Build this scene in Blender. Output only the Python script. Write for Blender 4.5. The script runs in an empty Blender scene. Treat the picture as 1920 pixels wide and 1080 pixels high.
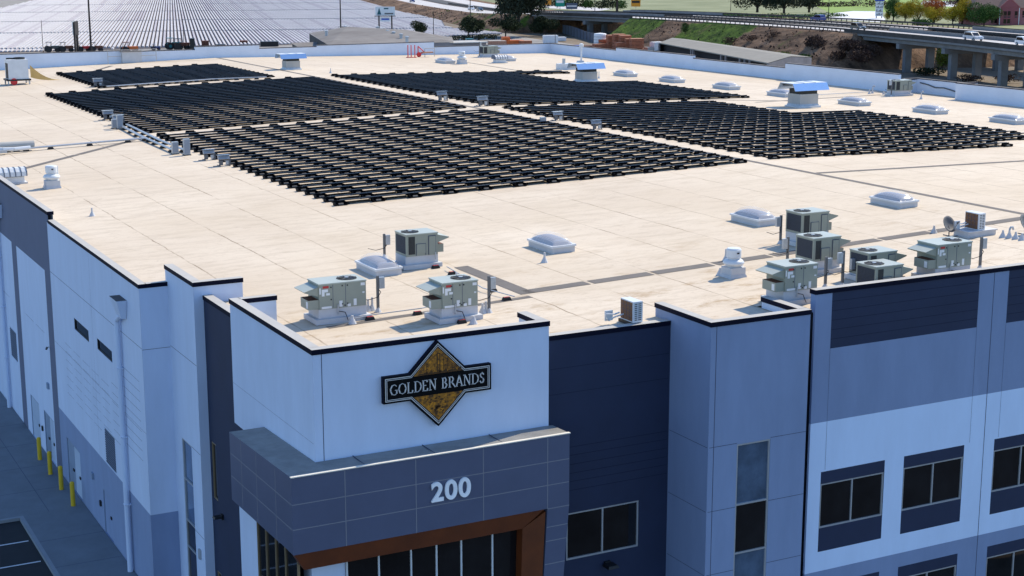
import bpy, math, random
from mathutils import Vector, Matrix, Euler
random.seed(7)
scene = bpy.context.scene
COL = scene.collection
R = math.radians

# ------------------------------------------------------------------ camera
FPX, HCAM = 2940.0, 26.0
PIT, ROL, YAW = R(12.11), R(-0.066), R(27.585)
cp, sp = math.cos(PIT), math.sin(PIT)
F = Vector((math.sin(YAW)*cp, math.cos(YAW)*cp, -sp))
RT = Vector((math.cos(YAW), -math.sin(YAW), 0))
UP = RT.cross(F)
R2 = RT*math.cos(ROL) + UP*math.sin(ROL)
U2 = -RT*math.sin(ROL) + UP*math.cos(ROL)
CAM = Vector((0, 0, HCAM))
def ray(px, py): return F + R2*((px-960)/FPX) - U2*((py-540)/FPX)
def at(px, py, z=0.0):
    d = ray(px, py); return CAM + d*((z-HCAM)/d.z)
Z0, S1, XR, S2 = 12.95, .025, 54.6, .018
def rz(x):
    return Z0 + S1*(x-15) if x <= XR else Z0 + S1*(XR-15) - S2*(x-XR)
def onroof(px, py, h=0.0):
    d = ray(px, py)
    P = CAM + d*((Z0-15*S1-HCAM+h)/(d.z-S1*d.x))
    if P.x > XR:
        P = CAM + d*((rz(XR)+S2*XR-HCAM+h)/(d.z+S2*d.x))
    return P
cam = bpy.data.objects.new('camera', bpy.data.cameras.new('camera'))
COL.objects.link(cam); scene.camera = cam
cam.matrix_world = Matrix(((R2.x, U2.x, -F.x, 0), (R2.y, U2.y, -F.y, 0), (R2.z, U2.z, -F.z, HCAM), (0, 0, 0, 1)))
cam.data.sensor_width = 36; cam.data.lens = FPX/1920*36
cam.data.clip_start = 1; cam.data.clip_end = 6000

# ------------------------------------------------------------------ light
SAZ, SEL = R(72), R(44.5)
sdir = Vector((math.sin(SAZ)*math.cos(SEL), math.cos(SAZ)*math.cos(SEL), math.sin(SEL)))
sun = bpy.data.objects.new('sun', bpy.data.lights.new('sun', 'SUN'))
COL.objects.link(sun); sun.rotation_euler = sdir.to_track_quat('Z', 'Y').to_euler()
sun.data.energy = 3.35; sun.data.angle = R(.53); sun.data.color = (1, .89, .70)
w = bpy.data.worlds.new('World'); scene.world = w; w.use_nodes = True
nt = w.node_tree; bg = nt.nodes['Background']
sky = nt.nodes.new('ShaderNodeTexSky'); sky.sky_type = 'NISHITA'; sky.sun_disc = False
sky.sun_elevation = SEL; sky.sun_rotation = SAZ; sky.air_density = 1.0; sky.dust_density = 0.1; sky.ozone_density = 6.0
nt.links.new(sky.outputs[0], bg.inputs[0]); bg.inputs[1].default_value = .15
scene.view_settings.view_transform = 'Standard'; scene.view_settings.look = 'None'
scene.view_settings.exposure = .75; scene.view_settings.gamma = 1

# ------------------------------------------------------------------ materials
M = {}
def mat(name, col, rough=.7, var=.07, scale=1.5, metal=0.0, spec=.4, bump=0.0, bscale=None, stretch=(1, 1, 1), col2=None, emis=None):
    m = bpy.data.materials.new(name); m.use_nodes = True; t = m.node_tree; N = t.nodes; L = t.links
    b = N['Principled BSDF']; b.inputs['Roughness'].default_value = rough
    b.inputs['Metallic'].default_value = metal; b.inputs['Specular IOR Level'].default_value = spec
    tc = N.new('ShaderNodeTexCoord'); mp = N.new('ShaderNodeMapping'); mp.inputs['Scale'].default_value = stretch
    L.new(tc.outputs['Object'], mp.inputs[0])
    n = N.new('ShaderNodeTexNoise'); n.inputs['Scale'].default_value = scale; n.inputs['Detail'].default_value = 5; n.inputs['Roughness'].default_value = .65
    L.new(mp.outputs[0], n.inputs['Vector'])
    cr = N.new('ShaderNodeValToRGB'); e = cr.color_ramp.elements
    c2 = col2 if col2 else tuple(min(1, c*(1+var)) for c in col); c1 = col if col2 else tuple(c*(1-var) for c in col)
    e[0].position = .32; e[0].color = (*c1, 1); e[1].position = .68; e[1].color = (*c2, 1)
    L.new(n.outputs['Fac'], cr.inputs[0]); L.new(cr.outputs[0], b.inputs['Base Color'])
    if bump:
        n2 = N.new('ShaderNodeTexNoise'); n2.inputs['Scale'].default_value = bscale or scale*8; n2.inputs['Detail'].default_value = 4
        L.new(mp.outputs[0], n2.inputs['Vector'])
        bp = N.new('ShaderNodeBump'); bp.inputs['Strength'].default_value = bump; bp.inputs['Distance'].default_value = .05
        L.new(n2.outputs['Fac'], bp.inputs['Height']); L.new(bp.outputs[0], b.inputs['Normal'])
    M[name] = m; return m

mat('paint_light', (.575, .655, .81), .75, .045, 1.1, stretch=(1, 1, .25), bump=.05, bscale=30)
mat('paint_band', (.64, .76, .95), .75, .04, 1.1, stretch=(1, 1, .25))
mat('paint_medium', (.232, .295, .445), .75, .06, 1.1, stretch=(1, 1, .25), bump=.05, bscale=30)
mat('paint_left_band', (.12, .14, .21), .75, .05, .6)
mat('paint_dark', (.017, .027, .065), .7, .08, .8, bump=.05, bscale=30)
mat('gap_shade', (.004, .006, .012), .8)  # shade of the recess between tower and block, put into the colour
mat('parapet_white', (.62, .68, .78), .7, .05, .5, bump=.05, bscale=12)
mat('joint', (.07, .085, .13), .9)
mat('joint_dark', (.01, .016, .04), .9)
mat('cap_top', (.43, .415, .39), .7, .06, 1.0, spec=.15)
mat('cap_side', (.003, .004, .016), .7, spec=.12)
mat('fascia', (.095, .11, .175), .35, .06, .7, spec=.5)
mat('fascia_joint', (.22, .22, .25), .6)
mat('canopy_top', (.22, .215, .20), .5, .22, 1.6, bump=.1, spec=.6)
mat('canopy_sunlit', (.70, .66, .58), .7, spec=.1)  # canopy top as sunlit, brightness put into the colour
mat('bronze', (.125, .028, .005), .45, .2, 1.2, spec=.5)
mat('frame_metal', (.42, .43, .44), .4, .05, metal=.3)
mat('frame_gold', (.34, .26, .16), .4, .05, metal=.4)
mat('glass_dark', (.003, .003, .004), .04, .3, .45, spec=.5, col2=(.014, .014, .016))
mat('glass_sky_tint', (.13, .20, .31), .06, .35, .9, metal=.5, spec=.8)  # sky reflection put into the blue base colour
mat('door_paint', (.42, .50, .62), .6)
mat('door_grey', (.22, .28, .38), .6)
mat('black', (.012, .012, .014), .5)
mat('black_rubber', (.02, .02, .021), .8)
mat('louver', (.085, .11, .16), .6)
mat('metal_white', (.62, .64, .66), .45, .06)
mat('galvanized', (.42, .44, .46), .42, .12, 4, metal=.35)
mat('galv_blue', (.80, .86, .93), .16, .04, 1, metal=1.0)
mat('rtu_green', (.27, .285, .235), .5, .05, 1.2)
mat('rtu_top', (.37, .395, .345), .42, .05, 1.2)
mat('pole_grey', (.13, .13, .13), .6)
mat('coil', (.028, .030, .030), .7, .3, 40, stretch=(1, 1, .2))
mat('coil_brown', (.16, .075, .035), .7, .4, 20)
mat('sticker', (.70, .70, .70), .6)
mat('sticker_red', (.42, .03, .03), .6)
mat('curb_white', (.52, .52, .53), .75, .06, 2)
mat('dish_grey', (.11, .11, .115), .5)
mat('inverter_grey', (.25, .28, .33), .4, .05, 2)
mat('lid_blue', (.15, .20, .28), .4, .05)
mat('inverter_white', (.62, .66, .68), .4, .05, 2)
mat('panel_frame', (.14, .15, .165), .4, .15)
mat('panel_back', (.004, .004, .008), .6, spec=.15)
mat('foot_black', (.004, .004, .006), .7, .2, 4, spec=.12)
mat('ballast', (.17, .155, .14), .9, .2, 5)
mat('pad_strip', (.145, .13, .118), .95, .1, 2, bump=.2)
mat('yellow', (.62, .42, .02), .5, .08, 3)
mat('red', (.60, .03, .03), .5)
mat('tarp', (.62, .40, .14), .8, .08, 2)
mat('timber', (.36, .12, .06), .85, .25, 1.5)
mat('timber_light', (.48, .24, .15), .85, .2, 2)
mat('teal', (.015, .14, .16), .5)
mat('orange', (.60, .14, .03), .6)
mat('rust', (.14, .05, .03), .8, .3)
mat('asphalt', (.014, .016, .019), .9, .15, 1.5, bump=.15)
mat('concrete_walk', (.16, .18, .20), .9, .10, .8, bump=.1)
mat('curb_concrete', (.24, .26, .28), .9, .06)
mat('line_white', (.60, .62, .65), .8, .1, 4)
mat('ground_earth', (.12, .095, .065), .95, .25, .08, col2=(.22, .17, .12))
mat('yard', (.22, .21, .20), .95, spec=.08, scale=.06, col2=(.34, .325, .31))
mat('dirt_road', (.20, .185, .165), .95, scale=.15, col2=(.30, .28, .25))
mat('soil', (.035, .028, .034), .95, scale=.2, col2=(.06, .048, .055))
mat('mulch', (.50, .485, .495), .8, .10, .12, spec=.08)
mat('mulch2', (.43, .405, .43), .8, .12, .3, spec=.08)
mat('field_green', (.12, .20, .02), .9, scale=.06, col2=(.22, .32, .05))
mat('field_olive', (.12, .14, .05), .9, scale=.04, col2=(.24, .25, .13))
mat('row_cover', (.62, .62, .64), .6, .1, .1)
mat('road', (.50, .48, .47), .85, .07, .1, spec=.2)
mat('rail_dark', (.05, .045, .042), .8, .3, .6)
mat('bridge_concrete', (.18, .185, .19), .9, .15, .5)
mat('bridge_dark', (.035, .036, .04), .9, .15, .5)
mat('pile_roof', (.17, .155, .145), .95, spec=.08, scale=.12, col2=(.25, .235, .22))
mat('shed_roof', (.26, .245, .215), .85, .07, .4, spec=.08)
mat('bay_shade', (.012, .012, .016), .9)  # shade inside the open shed, as a near-black colour
mat('shed_wall', (.05, .045, .045), .9, .3, .4)
mat('shed_wall_light', (.22, .20, .20), .9, .2, .4)
mat('wood_pole', (.035, .028, .026), .9, .3, 1)
mat('white', (.72, .72, .72), .5, .05)
mat('billboard_white', (.62, .66, .66), .6)
mat('billboard_teal', (.01, .09, .11), .6)
mat('sign_green', (.0, .30, .20), .5)
mat('sign_orange', (.75, .28, .02), .5)
mat('sign_blue', (.01, .06, .40), .5)
mat('pink', (.44, .17, .17), .85, .06, .3)
mat('pink_dark', (.30, .09, .10), .85, .06, .3)
mat('roof_mauve', (.085, .055, .058), .9, .12, .5)
mat('bark', (.06, .045, .035), .95, .2, 3)
def leaf(n, a, b, sc=.8): mat(n, a, .85, scale=sc, col2=b, spec=.1)
mat('sign_black', (.004, .004, .005), .7, spec=.1)
mat('number_white', (.9, .9, .92), .6)
leaf('leaf_dark', (.012, .018, .012), (.05, .065, .028), .5)
leaf('leaf_euc', (.016, .024, .018), (.065, .075, .045), .35)
leaf('leaf_yellow', (.16, .13, .012), (.60, .44, .04), .6)
leaf('leaf_rust', (.24, .07, .025), (.60, .19, .06), .6)
leaf('leaf_green', (.022, .05, .014), (.08, .15, .035), .6)
leaf('leaf_bright', (.05, .09, .012), (.16, .22, .04), .6)
leaf('scrub', (.035, .022, .022), (.10, .062, .045), .5)
mat('car_blue', (.015, .03, .16), .3, .05, spec=.6)
mat('car_silver', (.42, .44, .47), .3, .05, spec=.6)
mat('car_white', (.72, .72, .73), .3, .03, spec=.6)
mat('car_dark', (.03, .04, .042), .3, .05, spec=.6)
mat('headlamp', (.7, .7, .7), .15)

# roof membrane: cream sheet with seams, wrinkles and stains
def roof_mat():
    m = bpy.data.materials.new('roof_membrane'); m.use_nodes = True; t = m.node_tree; N = t.nodes; L = t.links
    b = N['Principled BSDF']; b.inputs['Roughness'].default_value = .8; b.inputs['Specular IOR Level'].default_value = .2
    tc = N.new('ShaderNodeTexCoord')
    def noise(scale, st, det=4, rough=.6):
        mp = N.new('ShaderNodeMapping'); mp.inputs['Scale'].default_value = st; L.new(tc.outputs['Object'], mp.inputs[0])
        n = N.new('ShaderNodeTexNoise'); n.inputs['Scale'].default_value = scale; n.inputs['Detail'].default_value = det; n.inputs['Roughness'].default_value = rough
        L.new(mp.outputs[0], n.inputs['Vector']); return n
    def ramp(src, p0, p1, c0, c1):
        r = N.new('ShaderNodeValToRGB'); e = r.color_ramp.elements; e[0].position = p0; e[1].position = p1; e[0].color = c0; e[1].color = c1
        L.new(src, r.inputs[0]); return r.outputs[0]
    def mixc(fac, a, bb, mode='MIX'):
        x = N.new('ShaderNodeMix'); x.data_type = 'RGBA'; x.blend_type = mode
        L.new(fac, x.inputs[0]) if not isinstance(fac, float) else setattr(x.inputs[0], 'default_value', fac)
        for i, v in ((6, a), (7, bb)):
            if isinstance(v, tuple): x.inputs[i].default_value = v
            else: L.new(v, x.inputs[i])
        return x.outputs[2]
    base = ramp(noise(.10, (1, 1, 1), 5).outputs['Fac'], .35, .7, (.575, .48, .37, 1), (.67, .575, .455, 1))
    wr = ramp(noise(.9, (.45, 1.7, 1), 7, .78).outputs['Fac'], .48, .72, (0, 0, 0, 1), (1, 1, 1, 1))
    base = mixc(wr, base, (.47, .385, .285, 1))
    fine = ramp(noise(2.6, (.8, 2.6, 1), 5, .85).outputs['Fac'], .56, .68, (0, 0, 0, 1), (.85, .85, .85, 1))
    base = mixc(fine, base, (.40, .32, .235, 1))
    # seams along Y every 3.05 m and cross seams every 30 m, worn and dirty in places
    sx = N.new('ShaderNodeSeparateXYZ'); L.new(tc.outputs['Object'], sx.inputs[0])
    wob = noise(.8, (1, 1, 1), 2)
    def seam(axis, period, width):
        a = N.new('ShaderNodeMath'); a.operation = 'MULTIPLY_ADD'; a.inputs[1].default_value = 1/period; L.new(sx.outputs[axis], a.inputs[0])
        wb = N.new('ShaderNodeMath'); wb.operation = 'MULTIPLY'; wb.inputs[1].default_value = .22/period; L.new(wob.outputs['Fac'], wb.inputs[0]); L.new(wb.outputs[0], a.inputs[2])
        f = N.new('ShaderNodeMath'); f.operation = 'FRACT'; L.new(a.outputs[0], f.inputs[0])
        c = N.new('ShaderNodeMath'); c.operation = 'LESS_THAN'; c.inputs[1].default_value = width/period; L.new(f.outputs[0], c.inputs[0]); return c.outputs[0]
    dirt = ramp(noise(.35, (1, 1, 1), 4, .7).outputs['Fac'], .38, .62, (.10, .10, .10, 1), (1, 1, 1, 1))
    for ax, per, wd in ((0, 3.05, .07),):
        mm = N.new('ShaderNodeMath'); mm.operation = 'MULTIPLY'; L.new(seam(ax, per, wd), mm.inputs[0]); L.new(dirt, mm.inputs[1])
        base = mixc(mm.outputs[0], base, (.27, .205, .14, 1))
    big = ramp(noise(.055, (1, 1, 1), 6, .7).outputs['Fac'], .46, .68, (0, 0, 0, 1), (.42, .42, .42, 1)); base = mixc(big, base, (.53, .43, .305, 1))
    st = ramp(noise(.30, (1, 2.2, 1), 7, .78).outputs['Fac'], .54, .66, (0, 0, 0, 1), (.85, .85, .85, 1))
    # ponding stains gather along the low front edge of the roof (y < 56)
    mr = N.new('ShaderNodeMapRange'); L.new(sx.outputs[1], mr.inputs[0]); mr.inputs[1].default_value = 62; mr.inputs[2].default_value = 46
    ms = N.new('ShaderNodeMath'); ms.operation = 'MULTIPLY'; L.new(st, ms.inputs[0]); L.new(mr.outputs[0], ms.inputs[1])
    base = mixc(ms.outputs[0], base, (.36, .25, .14, 1))
    L.new(base, b.inputs['Base Color'])
    bp = N.new('ShaderNodeBump'); bp.inputs['Strength'].default_value = .35; bp.inputs['Distance'].default_value = .03
    L.new(noise(1.3, (.4, 2.2, 1), 4).outputs['Fac'], bp.inputs['Height']); L.new(bp.outputs[0], b.inputs['Normal'])
    M['roof'] = m
roof_mat()
def glass_top():
    m = mat('panel_glass', (.004, .007, .024), .14, .5, .7, spec=.4)
glass_top()
def dome_mat(name, alpha, col):
    m = bpy.data.materials.new(name); m.use_nodes = True; t = m.node_tree; N = t.nodes; L = t.links
    b = N['Principled BSDF']; b.inputs['Base Color'].default_value = (*col, 1); b.inputs['Roughness'].default_value = .15
    tr = N.new('ShaderNodeBsdfTransparent'); mx = N.new('ShaderNodeMixShader'); mx.inputs[0].default_value = alpha
    L.new(tr.outputs[0], mx.inputs[1]); L.new(b.outputs[0], mx.inputs[2]); L.new(mx.outputs[0], N['Material Output'].inputs[0]); M[name] = m
dome_mat('dome_clear', .13, (.7, .7, .7)); dome_mat('dome_inner', .93, (.38, .38, .41))
def slope_mat():
    m = bpy.data.materials.new('slope'); m.use_nodes = True; t = m.node_tree; N = t.nodes; L = t.links
    b = N['Principled BSDF']; b.inputs['Roughness'].default_value = .95; b.inputs['Specular IOR Level'].default_value = .1
    tc = N.new('ShaderNodeTexCoord')
    def nz(s, st=(1, 1, 1), d=6):
        mp = N.new('ShaderNodeMapping'); mp.inputs['Scale'].default_value = st; L.new(tc.outputs['Object'], mp.inputs[0])
        n = N.new('ShaderNodeTexNoise'); n.inputs['Scale'].default_value = s; n.inputs['Detail'].default_value = d; n.inputs['Roughness'].default_value = .7; L.new(mp.outputs[0], n.inputs['Vector']); return n.outputs['Fac']
    r1 = N.new('ShaderNodeValToRGB'); L.new(nz(.35, (1, .25, .6)), r1.inputs[0])
    e = r1.color_ramp.elements; e[0].position = .35; e[0].color = (.055, .035, .025, 1); e[1].position = .65; e[1].color = (.28, .175, .11, 1)
    r2 = N.new('ShaderNodeValToRGB'); L.new(nz(.4), r2.inputs[0])
    e = r2.color_ramp.elements; e[0].position = .35; e[0].color = (.025, .045, .012, 1); e[1].position = .68; e[1].color = (.12, .19, .028, 1)
    at_ = N.new('ShaderNodeAttribute'); at_.attribute_name = 'grass'
    ad = N.new('ShaderNodeMath'); ad.operation = 'ADD'; L.new(at_.outputs['Fac'], ad.inputs[0]); L.new(nz(.12), ad.inputs[1])
    r3 = N.new('ShaderNodeValToRGB'); L.new(ad.outputs[0], r3.inputs[0]); e = r3.color_ramp.elements; e[0].position = .82; e[1].position = .98
    x = N.new('ShaderNodeMix'); x.data_type = 'RGBA'; L.new(r3.outputs[0], x.inputs[0]); L.new(r1.outputs[0], x.inputs[6]); L.new(r2.outputs[0], x.inputs[7])
    L.new(x.outputs[2], b.inputs['Base Color'])
    bp = N.new('ShaderNodeBump'); bp.inputs['Strength'].default_value = .8; bp.inputs['Distance'].default_value = .5
    L.new(nz(.9), bp.inputs['Height']); L.new(bp.outputs[0], b.inputs['Normal']); M['slope'] = m
slope_mat()
def gold_mat():
    m = bpy.data.materials.new('gold_art'); m.use_nodes = True; t = m.node_tree; N = t.nodes; L = t.links
    b = N['Principled BSDF']; b.inputs['Roughness'].default_value = .5
    tc = N.new('ShaderNodeTexCoord'); n = N.new('ShaderNodeTexNoise'); n.inputs['Scale'].default_value = 5; n.inputs['Detail'].default_value = 6; n.inputs['Roughness'].default_value = .8
    L.new(tc.outputs['Object'], n.inputs['Vector'])
    r = N.new('ShaderNodeValToRGB'); L.new(n.outputs['Fac'], r.inputs[0]); e = r.color_ramp.elements
    e[0].position = .40; e[0].color = (.035, .014, .004, 1); e[1].position = .64; e[1].color = (.66, .25, .005, 1)
    L.new(r.outputs[0], b.inputs['Base Color']); M['gold_art'] = m
gold_mat()
mat('gold_dark', (.07, .028, .006), .5, .5, 6); mat('silver', (.62, .60, .58), .4, .05)

# ------------------------------------------------------------------ mesh builder
class MB:
    def __init__(s): s.v = []; s.f = []; s.m = []; s.mats = []
    def mi(s, m):
        if m not in s.mats: s.mats.append(m)
        return s.mats.index(m)
    def face(s, pts, m):
        i = len(s.v); s.v += [tuple(p) for p in pts]; s.f.append(tuple(range(i, i+len(pts)))); s.m.append(s.mi(m))
    def hexa(s, p, m, top=None):
        i = len(s.v); s.v += [tuple(q) for q in p]; k = s.mi(m); kt = s.mi(top) if top else k
        for q, mm in (((0, 3, 2, 1), k), ((4, 5, 6, 7), kt), ((0, 1, 5, 4), k), ((1, 2, 6, 5), k), ((2, 3, 7, 6), k), ((3, 0, 4, 7), k)):
            s.f.append(tuple(i+a for a in q)); s.m.append(mm)
    def box(s, x0, x1, y0, y1, z0, z1, m, top=None, T=None):
        p = [(x0, y0, z0), (x1, y0, z0), (x1, y1, z0), (x0, y1, z0), (x0, y0, z1), (x1, y0, z1), (x1, y1, z1), (x0, y1, z1)]
        if T: p = [T @ Vector(q) for q in p]
        s.hexa(p, m, top)
    def frust(s, x0, x1, y0, y1, z0, z1, dx, dy, m, top=None):
        s.hexa([(x0, y0, z0), (x1, y0, z0), (x1, y1, z0), (x0, y1, z0), (x0+dx, y0+dy, z1), (x1-dx, y0+dy, z1), (x1-dx, y1-dy, z1), (x0+dx, y1-dy, z1)], m, top)
    def tube(s, a, b, r0, m, r1=None, n=8, cap=True):
        a = Vector(a); b = Vector(b); r1 = r0 if r1 is None else r1; d = (b-a).normalized()
        u = d.cross(Vector((0, 0, 1)) if abs(d.z) < .9 else Vector((1, 0, 0))).normalized(); v = d.cross(u); i = len(s.v); k = s.mi(m)
        for c, r in ((a, r0), (b, r1)):
            for j in range(n):
                t = 2*math.pi*j/n; s.v.append(tuple(c+u*(r*math.cos(t))+v*(r*math.sin(t))))
        for j in range(n):
            q = (j+1) % n; s.f.append((i+j, i+q, i+n+q, i+n+j)); s.m.append(k)
        if cap:
            s.f.append(tuple(i+j for j in range(n))[::-1]); s.m.append(k); s.f.append(tuple(i+n+j for j in range(n))); s.m.append(k)
    def path(s, pts, r, m, n=6):
        for a, b in zip(pts, pts[1:]): s.tube(a, b, r, m, n=n)
    def lathe(s, prof, m, n=20, c=(0, 0, 0)):
        i = len(s.v); k = s.mi(m)
        for r, z in prof:
            for j in range(n):
                t = 2*math.pi*j/n; s.v.append((c[0]+r*math.cos(t), c[1]+r*math.sin(t), c[2]+z))
        for a in range(len(prof)-1):
            for j in range(n):
                q = (j+1) % n; s.f.append((i+a*n+j, i+a*n+q, i+(a+1)*n+q, i+(a+1)*n+j)); s.m.append(k)
        s.f.append(tuple(i+(len(prof)-1)*n+j for j in range(n))); s.m.append(k)
    def prism(s, pts, axis, a, b, m, side=None):   # outline in the two other axes, extruded along axis
        def P(u, v, w): return {0: (w, u, v), 1: (u, w, v), 2: (u, v, w)}[axis]
        i = len(s.v); n = len(pts); k = s.mi(m); ks = s.mi(side) if side else k
        s.v += [P(u, v, a) for u, v in pts] + [P(u, v, b) for u, v in pts]
        s.f.append(tuple(range(i, i+n))); s.m.append(k); s.f.append(tuple(range(i+n, i+2*n))[::-1]); s.m.append(k)
        for j in range(n):
            q = (j+1) % n; s.f.append((i+j, i+n+j, i+n+q, i+q)); s.m.append(ks)
    def mesh(s, name, smooth=False):
        me = bpy.data.meshes.new(name); me.from_pydata(s.v, [], s.f)
        for q in s.mats: me.materials.append(M[q])
        me.polygons.foreach_set('material_index', s.m)
        if smooth: me.polygons.foreach_set('use_smooth', [True]*len(me.polygons))
        me.update(); return me
    def build(s, name, parent=None, smooth=False, loc=None):
        o = bpy.data.objects.new(name, s.mesh(name, smooth)); COL.objects.link(o)
        if parent: o.parent = parent
        if loc is not None: o.location = loc
        return o
def tag(o, label=None, cat=None, group=None, kind=None):
    if label: o['label'] = label
    if cat: o['category'] = cat
    if group: o['group'] = group
    if kind: o['kind'] = kind
    return o
def thing(name, label, cat, loc=(0, 0, 0), rot=0.0, group=None):
    o = bpy.data.objects.new(name, None); COL.objects.link(o); o.empty_display_size = .5
    o.location = loc; o.rotation_euler = (0, 0, rot); return tag(o, label, cat, group)
def copy_tree(o, parent=None):
    c = o.copy(); COL.objects.link(c)
    if parent: c.parent = parent
    for ch in KIDS.get(o.name, []): copy_tree(ch, c)
    return c
KIDS = {}
def register(root):
    for o in COL.objects:
        if o.parent: KIDS.setdefault(o.parent.name, [])
        if o.parent and o not in KIDS[o.parent.name]: KIDS[o.parent.name].append(o)
def frot(o, x=0):   # lie along the roof slope
    o.rotation_euler = (0, -math.atan(S1) if o.location.x <= XR else math.atan(S2), o.rotation_euler.z)
ORD = ['first', 'second', 'third', 'fourth', 'fifth', 'sixth', 'seventh', 'eighth', 'ninth', 'tenth', 'eleventh', 'twelfth', 'thirteenth', 'fourteenth', 'fifteenth', 'sixteenth', 'seventeenth', 'eighteenth', 'nineteenth', 'twentieth', 'twenty-first', 'twenty-second', 'twenty-third', 'twenty-fourth', 'twenty-fifth']

# ------------------------------------------------------------------ ground
def sheet(name, pts, z, m, label=None, kind='structure', cat=None):
    b = MB(); b.face([(x, y, z) for x, y in pts], m); o = b.build(name); tag(o, label, cat, None, kind); return o
sheet('ground', [(-900, -300), (2600, -300), (2600, 3200), (-900, 3200)], -.15, 'ground_earth')
sheet('parking_lot', [(-160, -200), (200, -200), (200, 36), (11.8, 36), (11.8, 72.6), (-160, 72.6)], -.14, 'asphalt')
b = MB(); b.box(12.0, 14.92, 36, 72.8, -.145, 0, 'concrete_walk'); b.box(-25, 14.92, 72.8, 180, -.145, 0, 'concrete_walk'); b.box(14.92, 36, 36, 60, -.145, -.002, 'concrete_walk')
for y in (40, 43.2, 46.4, 49.6, 52.8, 56, 59.2, 62.4, 65.6, 69.0, 76.2, 80, 84, 88, 92, 96): b.box(-24 if y > 73 else 12.0, 14.9, y-.012, y+.012, 0, .003, 'joint')
for x in (-2, 2, 6, 10, 13.2): b.box(x-.012, x+.012, 72.8, 120, .0005, .0035, 'joint')
tag(b.build('pavement'), None, None, None, 'structure')
b = MB(); b.box(11.8, 12.0, 36, 72.8, -.145, .006, 'curb_concrete'); b.box(-25, 11.8, 72.6, 72.8, -.145, .006, 'curb_concrete'); tag(b.build('kerb'), None, None, None, 'structure')
b = MB()
for k in range(10): b.box(5.4, 11.65, 69.75-2.75*k-.05, 69.75-2.75*k+.05, -.139, -.133, 'line_white')
tag(b.build('parking_lines'), None, None, None, 'structure')

# ------------------------------------------------------------------ the warehouse
W = thing('warehouse', 'large low warehouse with flat cream roof and blue grey painted concrete walls', 'warehouse', (0, 0, 0))
def wall(name, ax, val, out, th, us, zs, colf, holes=(), lines=(), back='parapet_white', parent=W, label=None, ends=(0, 0)):
    """painted panel wall on plane (x or y)=val; out=-1: faces -axis. holes: (u0,u1,z0,z1). lines: (u0,u1,z0,z1)"""
    us = sorted(set(list(us)+[h[i] for h in holes for i in (0, 1)])); zs = sorted(set(list(zs)+[h[i] for h in holes for i in (2, 3)]))
    b = MB(); inn = val - out*th
    P = (lambda u, d, z: (d, u, z)) if ax == 0 else (lambda u, d, z: (u, d, z))
    for i in range(len(us)-1):
        for j in range(len(zs)-1):
            u0, u1, z0, z1 = us[i], us[i+1], zs[j], zs[j+1]; uc, zc = (u0+u1)/2, (z0+z1)/2
            if any(h[0] < uc < h[1] and h[2] < zc < h[3] for h in holes): continue
            b.face([P(u0, val, z0), P(u1, val, z0), P(u1, val, z1), P(u0, val, z1)], colf(uc, zc))
    for u0, u1, z0, z1 in holes:
        d1 = val - out*.16
        m = colf((u0+u1)/2, z1+.05)
        for a in ((P(u0, val, z0), P(u0, d1, z0), P(u0, d1, z1), P(u0, val, z1)), (P(u1, val, z0), P(u1, d1, z0), P(u1, d1, z1), P(u1, val, z1)),
                  (P(u0, val, z0), P(u1, val, z0), P(u1, d1, z0), P(u0, d1, z0)), (P(u0, val, z1), P(u1, val, z1), P(u1, d1, z1), P(u0, d1, z1))): b.face(a, m)
    u0, u1, z0, z1 = us[0], us[-1], zs[0], zs[-1]
    b.face([P(u0, inn, z0), P(u0, inn, z1), P(u1, inn, z1), P(u1, inn, z0)], back)
    b.face([P(u0, val, z1), P(u1, val, z1), P(u1, inn, z1), P(u0, inn, z1)], back)
    for u in [e for e, k in zip((u0, u1), ends) if k]: b.face([P(u, val, z0), P(u, inn, z0), P(u, inn, z1), P(u, val, z1)], colf(u0 if u == u0 else u1, z1-.1))
    for (a0, a1, c0, c1, lm) in lines:
        d0, d1 = val+out*.003, val-out*.01
        q = [P(a0, d0, c0), P(a1, d0, c0), P(a1, d0, c1), P(a0, d0, c1)]; b.face(q, lm)
    o = b.build(name, parent)
    if label: o['label'] = label
    return o
def HL(u0, u1, z, m='joint', t=.02): return (u0, u1, z-t/2, z+t/2, m)
def VL(u, z0, z1, m='joint', t=.025): return (u-t/2, u+t/2, z0, z1, m)
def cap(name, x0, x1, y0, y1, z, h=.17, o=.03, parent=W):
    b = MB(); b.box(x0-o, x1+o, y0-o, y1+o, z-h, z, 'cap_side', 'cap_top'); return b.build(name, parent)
# left side
def colA(y, z):
    if y < 77.95: return 'paint_light' if z > 3.6 else 'paint_medium'
    k = (y-77.95) % 8.95
    if z > 10.38: return 'paint_left_band'
    return 'paint_left_band' if k < 1.35 else 'paint_light'
lefts = [60.35, 77.6, 77.95]; y = 77.95
while y < 176: lefts += [y+1.35, y+8.95]; y += 8.95
lefts = [v for v in lefts if v < 179] + [179.5]
g = []
for gy in (61.1, 62.9, 64.4, 66.3, 68.2, 70.0, 71.9, 73.8):
    for i in range(9):
        zz = 9.05-.42*i-(.3 if gy > 66 else 0)
        if gy < 62: g.append(HL(gy, gy+2.7, zz, 't' and 'joint', .014))
        elif gy > 64.2 and i > 1: g.append(HL(gy+.2, gy+1.6, zz-.4, 'joint', .012))
for gy in (80.4, 83.2, 90, 93):
    g.append(HL(gy, gy+2.2, 6.9, 'joint', .014))
louv = [(66.0, 67.85, 3.66, 5.3), (88.8, 90.7, 3.35, 5.07)]
slits = [(69.98, 72.95, 8.70, 9.25), (65.6, 68.35, 8.77, 9.28)]
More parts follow.
